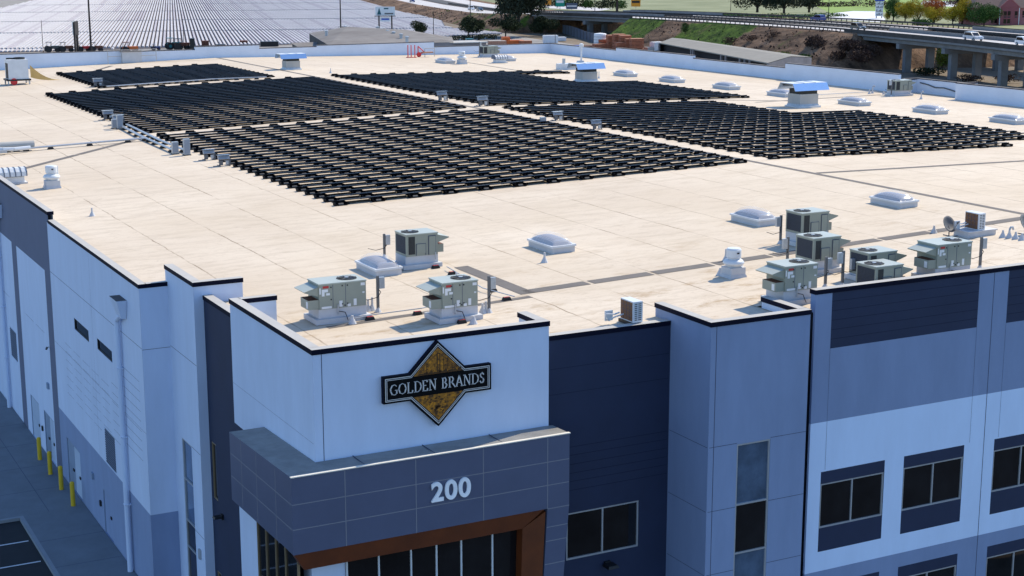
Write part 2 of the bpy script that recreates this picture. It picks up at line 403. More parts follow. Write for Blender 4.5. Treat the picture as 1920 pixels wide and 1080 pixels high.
doorsL = [(73.5, 76.45, 0.0, 2.46), (78.6+.9, 82.0, 0.0, 2.4), (83.3, 85.6, 0.0, 2.35), (67.3, 68.9, 0.0, 2.1)]
wall('side_wall', 0, 14.94, -1, .25, lefts, [-.12, 3.6, 10.38, 12.5, 13.03], colA, louv+slits+doorsL,
     [HL(60.36, 77.9, 10.57), HL(60.36, 77.9, 7.05, t=.012), VL(69.1, 3.6, 13, t=.012)]+g+[VL(v, 0, 13, 'joint', .02) for v in (77.93, 86.88, 95.85)])
wall('upper_wall', 0, 14.938, -1, .25, [77.6, 179.5], [13.03, 13.45], lambda u, z: 'paint_left_band')
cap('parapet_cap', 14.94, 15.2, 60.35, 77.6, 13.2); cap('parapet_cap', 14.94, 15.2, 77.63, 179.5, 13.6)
wall('corner_wall', 1, 60.35, -1, .25, [14.942, 16.08], [-.12, 3.6, 13.03], lambda u, z: 'paint_light' if z > 3.6 else 'paint_medium', lines=[HL(14.95, 16.08, 10.53)])
cap('parapet_cap', 15.24, 16.05, 60.35, 60.6, 13.2)
def lt(u, z): return 'paint_light'
hp = [(57.93, 59.27, 0.0, 7.05)]
wall('pier_wall', 0, 16.08, -1, .3, [56.67, 60.6], [-.12, 13.68], lt, hp, [HL(56.7, 60.3, 10.6), HL(56.7, 57.9, 7.05), HL(56.7, 57.9, 3.6)])
wall('pier_wall', 1, 56.67, -1, .28, [16.082, 18.0], [-.12, 13.68], lambda u, z: 'paint_light')
cap('parapet_cap', 16.08, 16.38, 56.98, 60.6, 13.85); cap('parapet_cap', 16.08, 18.0, 56.67, 56.95, 13.85)
dk = lambda u, z: 'paint_dark'
wall('dark_wall', 0, 16.45, -1, .3, [44.5, 56.665], [-.12, 13.16], dk, [(55.85, 56.45, 5.35, 7.65), (55.85, 56.4, 0, 2.4), (52.6, 53.2, .3, 5.0)])
cap('parapet_cap', 16.45, 16.75, 52.5, 56.63, 13.33)
# tower above the entrance
wall('tower_wall', 0, 16.17, -1, .28, [44.202, 52.45], [9.5, 13.88], lt, lines=[HL(44.3, 52.4, 11.0, t=.008)])
wall('tower_wall', 1, 44.2, -1, .28, [16.17, 24.47], [9.5, 13.88], lt, lines=[VL(16.46, 10.4, 13.9)])
wall('tower_wall', 0, 24.47, 1, .28, [44.2, 45.8], [9.5, 13.88], lt)
b = MB(); b.box(16.452, 17.8, 52.2, 52.45, 12.6, 13.88, 'parapet_white'); b.build('parapet_return', W)
b = MB()
for q in ((16.17, 24.47, 44.2, 44.48), (16.17, 16.47, 44.52, 52.45), (16.5, 17.8, 52.2, 52.45), (24.17, 24.47, 44.52, 45.8)):
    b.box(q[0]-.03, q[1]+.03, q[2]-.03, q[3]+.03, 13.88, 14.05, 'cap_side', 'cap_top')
b.build('parapet_cap', W)
# right dark wall, column tower, block
gr = [HL(24.7, 29.6, z, 'joint_dark', .02) for z in (9.35, 9.05, 8.72, 8.4, 8.1, 7.78, 12.2, 11.3)]
wall('dark_wall', 1, 44.75, -1, .28, [24.472, 29.65], [-.12, 13.21], dk, [(25.5, 28.45, 5.22, 6.95)], gr)
cap('parapet_cap', 24.55, 29.6, 44.75, 45.03, 13.38)
md = lambda u, z: 'paint_medium'
wall('column_tower_wall', 0, 29.65, -1, .28, [42.302, 45.75], [-.12, 13.65], md, lines=[HL(42.35, 44.7, z) for z in (9.4, 7.08, 4.75)])
wall('column_tower_wall', 1, 42.3, -1, .28, [29.65, 33.82], [-.12, 13.65], md, [(30.86, 32.28, 0, 9.35)],
     [VL(29.88, 0, 13.65), HL(29.7, 30.86, 9.4), HL(32.28, 33.81, 9.4), HL(29.7, 30.86, 7.08), HL(32.28, 33.81, 7.08), HL(29.7, 30.86, 4.75), HL(32.28, 33.81, 4.75)])
wall('column_tower_wall', 0, 33.82, 1, .28, [42.302, 44.74], [-.12, 13.65], md)
b = MB()
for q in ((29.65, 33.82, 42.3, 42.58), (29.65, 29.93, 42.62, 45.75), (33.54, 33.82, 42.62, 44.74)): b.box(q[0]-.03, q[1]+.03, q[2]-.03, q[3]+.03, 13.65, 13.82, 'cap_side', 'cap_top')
b.build('parapet_cap', W)
wall('dark_wall', 1, 44.752, -1, .28, [33.822, 34.9], [-.12, 13.4], lambda u, z: 'gap_shade')  # near-black colour stands in for shade in the gap
wins = []
def colB(x, z):
    for x0, x1 in ((35.65, 42.70), (44.20, 51.3), (52.8, 59.9)):
        if x0 < x < x1 and z > 11.95: return 'paint_dark'
    for x0 in BW:
        for zt in (7.29, 2.83):
            if x0 < x < x0+3.02 and zt-3.12 < z < zt: return 'paint_dark'
    return 'paint_medium' if (z > 9.21 or z < 3.40) else 'paint_band'
BW = [35.47, 39.42, 44.0, 47.95, 52.5, 56.5]
us = [34.9, 35.65, 42.70, 44.20, 51.3, 52.8, 59.9, 62]+[v for x in BW for v in (x, x+3.02)]
hB = [(x+.01, x+3.01, zt-2.2, zt-.47) for x in BW for zt in (7.29, 2.83)]
ln = [VL(x, 3.4 if 0 else 0, 14.0, 'joint', .03) for x in (43.45, 52.05)]+[VL(x, 7.35, 11.95, 'joint', .012) for x in (35.65, 42.7, 44.2, 51.3)]
ln += [HL(x0, x1, z, 'joint_dark', .02) for x0, x1 in ((35.65, 42.7), (44.2, 51.3)) for z in (12.3, 12.65, 13.0, 13.35, 13.7)]
wall('block_wall', 1, 43.4, -1, .28, us, [-.12, -.29+.1, .0, 2.83, 3.40, 4.17, 7.29, 9.21, 11.95, 14.02][2:], colB, hB, ln)
wall('block_wall', 0, 34.9, -1, .28, [43.402, 43.5, 43.68, 44.75], [-.12, 3.4, 9.21, 13.35], lambda u, z: 'gap_shade' if u > 43.5 else 'paint_medium' if (z > 9.21 or z < 3.4) else 'paint_light')
b = MB(); b.box(34.9, 35.18, 43.405, 43.68, 13.35, 14.02, 'paint_medium'); b.build('block_wall', W)
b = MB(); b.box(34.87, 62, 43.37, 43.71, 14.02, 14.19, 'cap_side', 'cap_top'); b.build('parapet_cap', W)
# far parapets
b = MB()
for x0, x1, z in ((15.2, 44.9, 15.1), (44.9, 52.4, 14.98), (52.4, 60.15, 15.31), (60.15, 67.35, 14.9), (67.35, 82.85, 15.05), (82.85, 99.5, 14.42)):
    b.box(x0, x1-.001, 179.5, 179.8, -.1, z-.075, 'parapet_white')
b.build('rear_wall', W)
b = MB()
for x0, x1, z in ((15.2, 44.9, 15.1), (44.9, 52.4, 14.98), (52.4, 60.15, 15.31), (60.15, 67.35, 14.9), (67.35, 82.85, 15.05), (82.85, 99.5, 14.42)):
    b.box(x0, x1-.01, 179.46, 179.86, z-.075, z, 'joint_dark', 'pile_roof')
b.build('parapet_cap', W)
segR = ((163.3, 179.5, 14.40), (146.8, 163.3, 14.70), (130.1, 146.8, 14.40), (113.0, 130.1, 14.87))
b = MB(); c = MB()
for y0, y1, z in segR:
    b.box(99.5, 99.8, y0, y1-.001, -.1, z-.075, 'parapet_white'); c.box(99.46, 99.86, y0, y1-.01, z-.075, z, 'joint_dark', 'pile_roof')
b.box(99.5, 101.5, 112.7, 112.998, -.1, 14.3, 'parapet_white'); b.box(101.5, 101.8, 105.5, 113, -.1, 14.36, 'parapet_white'); b.box(99.8, 101.8, 105.2, 105.498, -.1, 14.46, 'parapet_white')
b.box(99.5, 99.8, 80, 105.498, -.1, 14.54, 'parapet_white')
c.box(101.46, 101.86, 105.5, 113, 14.36, 14.44, 'joint_dark', 'pile_roof'); c.box(99.46, 99.86, 80, 105.5, 14.54, 14.62, 'joint_dark', 'pile_roof'); c.box(99.9, 101.44, 112.66, 113.04, 14.3, 14.44, 'joint_dark', 'pile_roof')
c.box(99.9, 101.84, 105.16, 105.49, 14.46, 14.6, 'joint_dark', 'pile_roof')
b.build('right_wall', W); c.build('parapet_cap', W)
# roof membrane
b = MB()
def rq(x0, x1, y0, y1): b.face([(x0, y0, rz(x0)), (x1, y0, rz(x1)), (x1, y1, rz(x1)), (x0, y1, rz(x0))], 'roof')
rq(15.19, 16.38, 60.6, 179.5); rq(16.38, 16.75, 56.95, 179.5); rq(16.75, 24.18, 52.2, 179.5); rq(16.45, 24.18, 44.48, 52.2); rq(24.18, 29.93, 45.03, 179.5)
rq(29.93, 33.54, 42.58, 179.5); rq(33.54, 34.9, 45.03, 179.5); rq(34.9, 54.6, 43.68, 179.5); rq(54.6, 99.5, 43.68, 179.5); rq(99.5, 101.5, 105.5, 112.7)
b.build('roof', W)
# walkway / drainage strips: sheets a few mm above the membrane, cut by light seams
b = MB()
def strip(pts, wd, cuts=0, hh=.012):
    for (x0, y0), (x1, y1) in zip(pts, pts[1:]):
        d = Vector((x1-x0, y1-y0)); L = d.length; d /= L; n = Vector((-d.y, d.x))*wd/2; k = max(1, cuts)
        for i in range(k):
            a = i/k; c = (i+1)/k-(.18/L if cuts else 0)
            q = [(x0+(x1-x0)*t+n.x*s, y0+(y1-y0)*t+n.y*s) for t, s in ((a, -1), (c, -1), (c, 1), (a, 1))]
            b.face([(x, y, rz(x)+hh) for x, y in q], 'pad_strip')
strip([(27.55, 51.7), (54.4, 52.45)], .62, 9); strip([(54.4, 52.45), (80, 53.1)], .62, 8)
strip([(27.55, 57.3), (27.55, 51.4)], .62, 0); strip([(54.9, 43.8), (54.9, 179)], .42, 0)
strip([(17.0, 97.8), (27.0, 108.2)], .5, 2); strip([(34.3, 162.5), (42, 176.5)], .5, 1)
strip([(55.2, 68.9), (97, 68.9)], .42, 1); strip([(80, 108.5), (96.4, 111.6)], .3, 1); strip([(77, 112.3), (84, 108.6)], .3, 1)
strip([(19.1, 50.6), (27.4, 50.9)], .34, 0, .008); strip([(80, 165), (79, 148)], .25, 0); strip([(54.9, 176), (45, 179)], .25, 0)
o = b.build('walkway_pad', W)

# windows: metal frame mesh with panes as sub-parts
def window(ax, val, out, u0, u1, z0, z1, vm=(), hm=(), glass='glass_dark', fr='frame_metal', fw=.06, depth=.10, glasses=None, label=None, parent=W, name='window'):
    P = (lambda a, c, d0, d1, e, f, m, bb: bb.box(d0, d1, a, c, e, f, m)) if ax == 0 else (lambda a, c, d0, d1, e, f, m, bb: bb.box(a, c, d0, d1, e, f, m))
    b = MB(); o0 = val-out*depth; o1 = val-out*(depth-.08); lo, hi = min(o0, o1), max(o0, o1)
    P(u0, u1, lo, hi, z0, z0+fw, fr, b); P(u0, u1, lo, hi, z1-fw, z1, fr, b)
    P(u0, u0+fw, lo, hi, z0+fw, z1-fw, fr, b); P(u1-fw, u1, lo, hi, z0+fw, z1-fw, fr, b)
    us_ = [u0+fw]+[v for x in vm for v in (x-fw/2, x+fw/2)]+[u1-fw]; zs_ = [z0+fw]+[v for x in hm for v in (x-fw/2, x+fw/2)]+[z1-fw]
    for i in range(1, len(us_)-1, 2): P(us_[i], us_[i+1], lo, hi, z0+fw, z1-fw, fr, b)
    for j in range(1, len(zs_)-1, 2):
        for i in range(0, len(us_), 2): P(us_[i], us_[i+1], lo, hi, zs_[j], zs_[j+1], fr, b)
    f = b.build(name, parent)
    if label: f['label'] = label
    n = 0
    for j in range(0, len(zs_), 2):
        for i in range(0, len(us_), 2):
            c = MB(); g = glasses[j//2] if glasses else glass; e0, e1 = val-out*(depth+.0), val-out*(depth-.03)
            P(us_[i], us_[i+1], min(e0, e1), max(e0, e1), zs_[j], zs_[j+1], g, c); c.build('pane', f)
    return f
for x in BW[:4]:
    for zt in (7.29, 2.83): window(1, 43.4, -1, x+.01, x+3.01, zt-2.2, zt-.47, vm=(x+1.51,))
window(1, 44.75, -1, 25.5, 28.45, 5.22, 6.95, vm=(26.97,))
window(1, 42.3, -1, 30.86, 32.28, 0, 9.35, hm=(1.5, 3.5, 5.33, 7.13), glasses=['glass_dark', 'glass_dark', 'glass_sky_tint', 'glass_dark', 'glass_sky_tint'], label='tall window with blue reflecting panes above and below a dark one')
window(0, 16.08, -1, 57.93, 59.27, 0, 7.05, hm=(2.5, 3.63, 5.37), glasses=['glass_dark', 'glass_dark', 'glass_sky_tint', 'glass_sky_tint'])
window(0, 16.45, -1, 55.85, 56.45, 5.35, 7.65, fr='frame_gold'); window(0, 16.45, -1, 55.85, 56.4, 0, 2.4, fr='frame_gold'); window(0, 16.45, -1, 52.6, 53.2, .3, 5.0, fr='frame_gold')
for u0, u1, z0, z1 in slits: window(0, 14.94, -1, u0, u1, z0, z1, fw=.03, fr='black', name='slit_window')
for u0, u1, z0, z1 in louv:
    b = MB(); b.box(14.96, 15.02, u0, u1, z0, z1, 'door_grey')
    for k in range(14): zz = z0+.05+k*(z1-z0-.08)/14; b.box(14.93, 14.955, u0+.03, u1-.03, zz, zz+.05, 'louver')
    b.build('louver', W)
for i, (u0, u1, z0, z1) in enumerate(doorsL):
    n = 2 if i in (0, 1) else 1; wd = (u1-u0-.12)/n
    for k in range(n):
        a = u0+.06+k*wd; b = MB(); b.box(14.98, 15.04, a+.02, a+wd-.02, .02, z1-.05, 'door_paint' if (k == 0 and i < 3) else 'door_grey')
        d = b.build('door', W); h = MB(); h.box(14.93, 14.97, a+.12, a+.34, 1.02, 1.14, 'black'); h.build('handle', d)
        if i == 3: d.data.materials[0] = M['paint_medium']
    b = MB(); b.box(14.95, 15.06, u0, u0+.06, 0, z1, 'door_grey'); b.box(14.95, 15.06, u1-.06, u1, 0, z1, 'door_grey'); b.box(14.95, 15.06, u0+.06, u1-.06, z1-.05, z1, 'door_grey'); b.build('door_frame', W)
# scupper boxes and downspouts
for yb in (63.0, 91.0, 118.0, 145.0):
    b = MB(); z = 12.15
    b.hexa([(14.72, yb-.38, z-.8), (14.93, yb-.38, z-.8), (14.93, yb+.38, z-.8), (14.72, yb+.38, z-.8), (14.5, yb-.62, z), (14.93, yb-.62, z), (14.93, yb+.62, z), (14.5, yb+.62, z)], 'paint_light', 'black')
    o = b.build('scupper_box', W)
    c = MB(); c.tube((14.78, yb, 11.4), (14.78, yb+.7, 11.05), .11, 'paint_light', n=10); c.tube((14.78, yb+.7, 11.1), (14.78, yb+.7, .0), .12, 'paint_light', n=12)
    for q in (9, 6, 3): c.box(14.66, 14.935, yb+.56, yb+.84, q, q+.05, 'paint_light')
    c.build('downspout', W)
# small wall fixtures
def wall_box(name, x0, x1, y0, y1, z0, z1, m, parent=W): b = MB(); b.box(x0, x1, y0, y1, z0, z1, m); return b.build(name, parent)
def lamp_wall(p, ax):
    b = MB(); x, y, z = p
    if ax == 0: b.box(x-.08, x, y-.10, y+.10, z-.1, z+.1, 'black'); b.frust(x-.38, x-.06, y-.16, y+.16, z-.02, z+.05, .03, .03, 'black')
    else: b.box(x-.12, x+.12, y-.08, y, z-.1, z+.12, 'black'); b.frust(x-.22, x+.22, y-.5, y-.06, z-.02, z+.08, .04, .04, 'black')
    return b.build('wall_lamp', W)
lamp_wall((16.45, 55.3, 4.95), 0); lamp_wall((27.15, 44.75, 4.8), 1); lamp_wall((14.94, 100.0, 7.2), 0)
for y, z in ((79.25, 6.35), (93.5, 7.9)):
    b = MB(); b.tube((14.94, y, z+.08), (14.80, y, z+.05), .03, 'metal_white'); b.tube((14.80, y, z+.05), (14.74, y-.12, z-.0), .055, 'dish_grey', n=10); b.build('camera_fixture', W)
wall_box('junction_box', 14.84, 14.94, 70.6, 70.9, 2.0, 2.3, 'door_grey'); wall_box('junction_box', 14.84, 14.94, 80.0, 80.3, 4.0, 4.3, 'door_grey')
wall_box('card_reader', 14.86, 14.94, 69.3, 69.5, 1.1, 1.35, 'black'); wall_box('card_reader', 14.86, 14.94, 82.4, 82.6, 1.1, 1.35, 'black')
wall_box('light_box', 16.0, 16.08, 57.2, 57.4, 2.6, 3.0, 'frame_metal')
# canopy over the entrance
cn = MB()
zt0, zt1 = 10.49, 10.25
cn.hexa([(14.94, 43.0, 8.0), (24.6, 43.0, 8.0), (24.6, 44.19, 8.0), (14.94, 44.19, 8.0), (14.94, 43.0, zt0), (24.6, 43.0, zt0), (24.6, 44.19, zt0-.05), (14.94, 44.19, zt0-.05)], 'fascia', 'canopy_top')
cn.hexa([(14.94, 44.19, 7.98), (16.16, 44.19, 7.98), (16.16, 49.1, 7.86), (14.94, 49.1, 7.86), (14.94, 44.19, zt0-.05), (16.16, 44.19, zt0-.05), (16.16, 49.1, zt1), (14.94, 49.1, zt1)], 'fascia', 'canopy_top')
CAN = cn.build('canopy', W)
b = MB()
for x in (16.67, 19.05, 21.42, 23.78): b.box(x-.014, x+.014, 42.996, 43.0, 8.0, zt0-.05, 'fascia_joint')
for z in (9.61, 8.81): b.box(14.95, 24.59, 42.997, 43.0, z-.014, z+.014, 'fascia_joint')
for z in (9.61, 8.81): b.hexa([(14.937, 43.02, z-.014), (14.94, 43.02, z-.014), (14.94, 49.05, z-.10), (14.937, 49.05, z-.10), (14.937, 43.02, z+.014), (14.94, 43.02, z+.014), (14.94, 49.05, z-.075), (14.937, 49.05, z-.075)], 'fascia_joint')
for y in (44.5, 46.35, 47.9): b.box(14.936, 14.94, y-.014, y+.014, 7.98, 10.34, 'fascia_joint')
b.build('panel_joint', CAN)
b = MB(); b.box(14.92, 24.62, 42.965, 43.09, zt0-.012, zt0+.018, 'canopy_sunlit'); b.build('sunlit_strip', CAN)  # pale strip painted where sun clears the tower's shadow
b = MB()
for x in (17.4, 19.8, 22.2): b = MB(); b.box(x-.01, x+.01, 43.1, 44.15, zt0-.03, zt0-.004, 'joint'); b.build('canopy_seam', CAN)
# portal right pier (tapering) and bronze surround
b = MB(); b.hexa([(23.35, 42.999, -.1), (23.95, 42.999, -.1), (23.95, 44.7, -.1), (23.35, 44.7, -.1), (23.78, 42.999, 7.999), (24.6, 42.999, 7.999), (24.6, 44.7, 7.999), (23.78, 44.7, 7.999)], 'fascia')
PR = b.build('portal_pier', W)
b = MB()
for z in (7.99, 7.35, 6.86, 6.05, 5.2, 4.4):
    k = (8-z)/8.1; b.box(23.78-.43*k, 24.6-.65*k, 42.994, 43.0, z-.014, z+.014, 'fascia_joint')
b.build('panel_joint', PR)
b = MB()
b.hexa([(15.35, 43.2, 7.38), (22.95, 43.2, 7.38), (22.95, 43.6, 7.38), (15.35, 43.6, 7.38), (14.98, 43.03, 7.998), (23.7, 43.03, 7.998), (23.7, 43.6, 7.998), (14.98, 43.6, 7.998)], 'bronze')
b.hexa([(22.75, 43.2, -.1), (23.34, 43.02, -.1), (23.34, 43.6, -.1), (22.75, 43.6, -.1), (22.951, 43.2, 7.379), (23.72, 43.03, 7.9), (23.72, 43.6, 7.9), (22.951, 43.6, 7.379)], 'bronze')
b.build('bronze_surround', W)
b = MB(); b.box(15.75, 16.86, 43.66, 44.4, -.1, 7.9, 'paint_light'); CO = b.build('entrance_column', W)
b = MB(); b.tube((16.5, 43.66, 6.5), (16.5, 43.5, 6.52), .03, 'black'); b.tube((16.5, 43.5, 6.66), (16.5, 43.5, 6.45), .06, 'black', .09, n=10); b.build('sconce', CO)
b = MB(); b.tube((15.95, 43.64, 6.55), (15.95, 43.5, 6.5), .07, 'metal_white'); b.build('camera_fixture', CO)
window(1, 43.62, -1, 16.87, 23.2, .1, 7.6, vm=(17.98, 19.1, 20.0, 20.89, 22.03), hm=(4.3,), fr='metal_white', fw=.05, depth=.03, name='curtain_wall')
b = MB(); b.box(15.34, 16.1, 47.66, 49.6, -.1, 7.8, 'paint_light'); b.build('entrance_column', W)
window(0, 15.35, -1, 43.7, 47.64, .1, 7.86, vm=(44.87, 45.79, 46.75), hm=(3.2, 5.6), fr='frame_gold', fw=.04, depth=.03, name='curtain_wall')
# building number
def text_mesh(body, size, extrude, offset, m):
    c = bpy.data.curves.new('number', 'FONT'); c.body = body; c.size = size; c.extrude = extrude; c.offset = offset; c.align_x = 'CENTER'; c.align_y = 'CENTER'
    o = bpy.data.objects.new('tmp', c); COL.objects.link(o); dg = bpy.context.evaluated_depsgraph_get(); me = bpy.data.meshes.new_from_object(o.evaluated_get(dg)); bpy.data.objects.remove(o)
    me.materials.clear(); me.materials.append(M[m]); return me
nb = thing('building_number', 'white number 200 mounted on the grey canopy front', 'number sign', (20.24, 42.95, 9.23))
for i, ch in enumerate('200'):
    o = bpy.data.objects.new('digit', text_mesh(ch, .88, .03, .022, 'number_white')); COL.objects.link(o); o.parent = nb; o.location = (-.48+.48*i, 0, 0); o.rotation_euler = (R(90), 0, 0)
# diamond shop sign
def sign():
    cx, cz, yf = 20.33, 12.48, 44.2
    t = thing('shop_sign', 'black and gold diamond shop sign with lettered crossbar on white tower wall', 'sign', (cx, yf, cz))
    def outline(h, w, bh):   # diamond half diagonal h, bar half width w, bar half height bh
        k = h-bh
        return [(0, h), (-k, bh), (-w, bh), (-w, -bh), (-k, -bh), (0, -h), (k, -bh), (w, -bh), (w, bh), (k, bh)]
    b = MB(); b.prism(outline(1.42, 1.90, .44), 1, -.005, -.18, 'sign_black', 'cap_side'); b.build('sign_box', t)
    def ring(h0, w0, b0, h1, w1, b1, y, m, bb):
        A, B = outline(h0, w0, b0), outline(h1, w1, b1); n = len(A)
        for i in range(n):
            j = (i+1) % n; bb.face([(A[i][0], y, A[i][1]), (A[j][0], y, A[j][1]), (B[j][0], y, B[j][1]), (B[i][0], y, B[i][1])], m)
    b = MB(); ring(1.335, 1.84, .38, 1.30, 1.815, .355, -.184, 'silver', b); ring(1.265, 1.79, .33, 1.24, 1.77, .312, -.185, 'silver', b)
    b.build('border', t)
    for s in (1, -1):
        b = MB(); b.face([(0, -.182, s*1.2), (-(1.2-.34), -.182, s*.34), (1.2-.34, -.182, s*.34)], 'gold_art')
        if s > 0:   # two towers, cables and a low shore line
            for x, h, ww in ((.02, 1.02, .035), (-.38, .72, .02)):
                b.box(x-ww*1.8, x-ww*.8, -.186, -.183, .36, h, 'gold_dark'); b.box(x+ww*.8, x+ww*1.8, -.186, -.183, .36, h, 'gold_dark')
                for q in range(4): zz = .42+(h-.46)*q/3; b.box(x-ww*.8, x+ww*.8, -.186, -.183, zz, zz+.03, 'gold_dark')
            for x0, z0, x1, z1 in ((.06, 1.0, .75, .42), (-.02, 1.0, -.36, .74), (-.42, .72, -.72, .40), (.2, .88, .2, .45), (.35, .76, .35, .45), (.5, .63, .5, .42)):
                b.tube((x0, -.185, z0), (x1, -.185, z1), .009, 'gold_dark', n=4)
            for q in range(9): x = -.7+q*.17; b.face([(x, -.186, .345), (x+.2, -.186, .345), (x+.14, -.186, .40+.04*(q % 3)), (x+.04, -.186, .42)], 'gold_dark')
        else:
            for q in range(26):
                z = -.40-random.random()*.6; x = (random.random()-.5)*1.5*(1.15+z); r = .03+.05*random.random(); b.face([(x-r, -.186, z), (x, -.186, z-r*.6), (x+r, -.186, z+.01), (x+.01, -.186, z+r*.7)], 'gold_dark')
        b.build('picture_panel', t)
    # serif letters drawn as strokes
    G = {'G': [[(.86, .82), (.62, .98), (.30, .92), (.08, .62), (.08, .38), (.28, .06), (.62, .0), (.88, .12), (.88, .44)], [(.66, .44), (1.0, .44)]],
         'O': [[(.5, 1), (.2, .88), (.06, .5), (.2, .12), (.5, 0), (.8, .12), (.94, .5), (.8, .88), (.5, 1)]],
         'L': [[(.2, 0), (.2, 1)], [(.04, 1), (.38, 1)], [(.04, 0), (.84, 0), (.9, .2)]],
         'D': [[(.2, 0), (.2, 1)], [(.04, 1), (.5, 1), (.84, .82), (.95, .5), (.84, .18), (.5, 0), (.04, 0)]],
         'E': [[(.2, 0), (.2, 1)], [(.04, 1), (.8, 1), (.82, .84)], [(.2, .52), (.66, .52)], [(.04, 0), (.84, 0), (.9, .2)]],
         'N': [[(.16, 0), (.16, 1)], [(.0, 0), (.34, 0)], [(.0, 1), (.2, 1), (.86, 0)], [(.86, 0), (.86, 1)], [(.70, 1), (1.02, 1)]],
         'B': [[(.2, 0), (.2, 1)], [(.04, 1), (.56, 1), (.76, .78), (.56, .54), (.2, .54)], [(.56, .54), (.88, .28), (.6, 0), (.04, 0)]],
         'R': [[(.2, 0), (.2, 1)], [(.04, 0), (.38, 0)], [(.04, 1), (.56, 1), (.78, .76), (.56, .50), (.2, .50)], [(.5, .50), (1.0, 0)]],
         'A': [[(.1, 0), (.5, 1.02), (.9, 0)], [(-.04, 0), (.26, 0)], [(.74, 0), (1.06, 0)], [(.26, .36), (.74, .36)]],
         'S': [[(.80, .82), (.55, 1), (.26, .9), (.2, .70), (.44, .54), (.72, .42), (.82, .22), (.6, .02), (.34, .02), (.14, .2)]]}
    x = -1.60; word = 'GOLDEN BRANDS'
    wd = {'G': .30, 'O': .32, 'L': .24, 'D': .30, 'E': .24, 'N': .30, 'B': .24, 'R': .27, 'A': .29, 'S': .22, ' ': .16}
    tot = sum(wd[c]+.028 for c in word); sc = 3.36/tot; x = -1.68
    for ch in word:
        wch = wd[ch]*sc
        if ch != ' ':
            b = MB(); hh = .34
            for st in G[ch]:
                for (x0, z0), (x1, z1) in zip(st, st[1:]):
                    a = Vector((x+x0*wch, 0, -.17+z0*hh)); c = Vector((x+x1*wch, 0, -.17+z1*hh)); d = (c-a)
                    thick = .040 if abs(d.z) > abs(d.x)*.9 and not (ch == 'N' and x0 == x1) else .020
                    if d.length < 1e-4: continue
                    n = Vector((-d.z, 0, d.x)).normalized()*thick/2; e = d.normalized()*thick*.2
                    q = [a-e-n, c+e-n, c+e+n, a-e+n]
                    b.hexa([(p.x, -.183, p.z) for p in q]+[(p.x, -.2, p.z) for p in q], 'silver')
            b.build('letter', t)
        x += wch+.028*sc
sign()

# ------------------------------------------------------------------ solar panels
PW, PD, TILT = 2.02, 1.0, R(12)
zlo = .085; zhi = zlo+math.sin(TILT)
def tilt_pt(x, d, t):   # d: distance from the near (high) edge, t: height above the glass plane
    return (x, d*math.cos(TILT)+t*math.sin(TILT), zhi-d*math.sin(TILT)+t*math.cos(TILT))
def panel_geo(b, ox=0, oy=0, oz=0, sl=0, dz=0):
    def q(x, d, t): p = tilt_pt(x, d, t); return (ox+p[0], oy+p[1], oz+p[2]+sl*p[0]+dz)
    p = [q(-PW/2, 0, -.035), q(PW/2, 0, -.035), q(PW/2, PD, -.035), q(-PW/2, PD, -.035), q(-PW/2, 0, 0), q(PW/2, 0, 0), q(PW/2, PD, 0), q(-PW/2, PD, 0)]
    i = len(b.v); b.v += p; fr, bk, gl = b.mi('panel_frame'), b.mi('panel_back'), b.mi('panel_glass')
    for f, m in (((0, 3, 2, 1), bk), ((4, 5, 6, 7), gl), ((0, 1, 5, 4), fr), ((1, 2, 6, 5), fr), ((2, 3, 7, 6), fr), ((3, 0, 4, 7), fr)): b.f.append(tuple(i+a for a in f)); b.m.append(m)
def foot_geo(b, ox=0, oy=0, oz=0):
    def bx(*a): b.box(ox+a[0], ox+a[1], oy+a[2], oy+a[3], oz+a[4], oz+a[5], 'foot_black')
    bx(-.34, .34, -.20, .16, .012, .05); bx(-.34, -.31, -.20, .16, .05, .17); bx(.31, .34, -.20, .16, .05, .17); bx(-.31, .31, .13, .16, .05, .24)
    bx(-.05, .05, -.02, .06, .05, zhi-.05); bx(-.04, .04, .10, 1.12, .012, .045); bx(-.035, .035, .90, .96, .045, .10); bx(.36, .52, .02, .05, .012, .10)
def block_geo(b, ox=0, oy=0, oz=0): b.box(ox-.13, ox+.13, oy-.15, oy-.03, oz+.051, oz+.12, 'ballast')
arrays = []   # (name, x0, y0, rows: list of column counts)
arrays.append(('the nearest array', 29.0, 74.5, [12]*25))
arrays.append(('the left middle array', 28.8, 111.6, [12]*25))
arrays.append(('the far left array', 34.5, 149.6, [8]*14))
arrays.append(('the right array', 56.9, 75.2, [9, 9]+[12]*15+[9]*8))
arrays.append(('the far right array', 56.9, 112.6, [12]*14+[9]*9+[12, 12]))
cells = []
for ai, (an, x0, y0, rows) in enumerate(arrays):
    for r, nc in enumerate(rows):
        for c in range(nc):
            x = x0+1.04+2.08*c; y = y0+1.38*r+(.0 if r % 2 else .0)
            cells.append((math.hypot(x, y), ai, r, c, x, y, nc, r))
cells.sort(); near = cells[:300]; rest = cells[300:]
b = MB(); panel_geo(b); me_p = b.mesh('solar_panel')
b = MB(); foot_geo(b); me_f = b.mesh('rack_foot')
b = MB(); block_geo(b); me_b = b.mesh('ballast_block')
rng = random.Random(3)
for (_, ai, r, c, x, y, nc, rr) in near:
    an = arrays[ai][0]
    o = bpy.data.objects.new('solar_panel', me_p); COL.objects.link(o)
    o.location = (x, y, rz(x)); sl = -math.atan(S1) if x < XR else math.atan(S2); o.rotation_euler = (0, sl, 0)
    tag(o, 'solar panel, %s from the left in the %s row of %s' % (ORD[c], ORD[r], an), 'solar panel', 'solar panels on the flat roof')
    f = bpy.data.objects.new('rack_foot', me_f); COL.objects.link(f); f.parent = o; f.location = (-1.04, 0, 0)
    k = bpy.data.objects.new('ballast_block', me_b); COL.objects.link(k); k.parent = f
b = MB(); ends = []
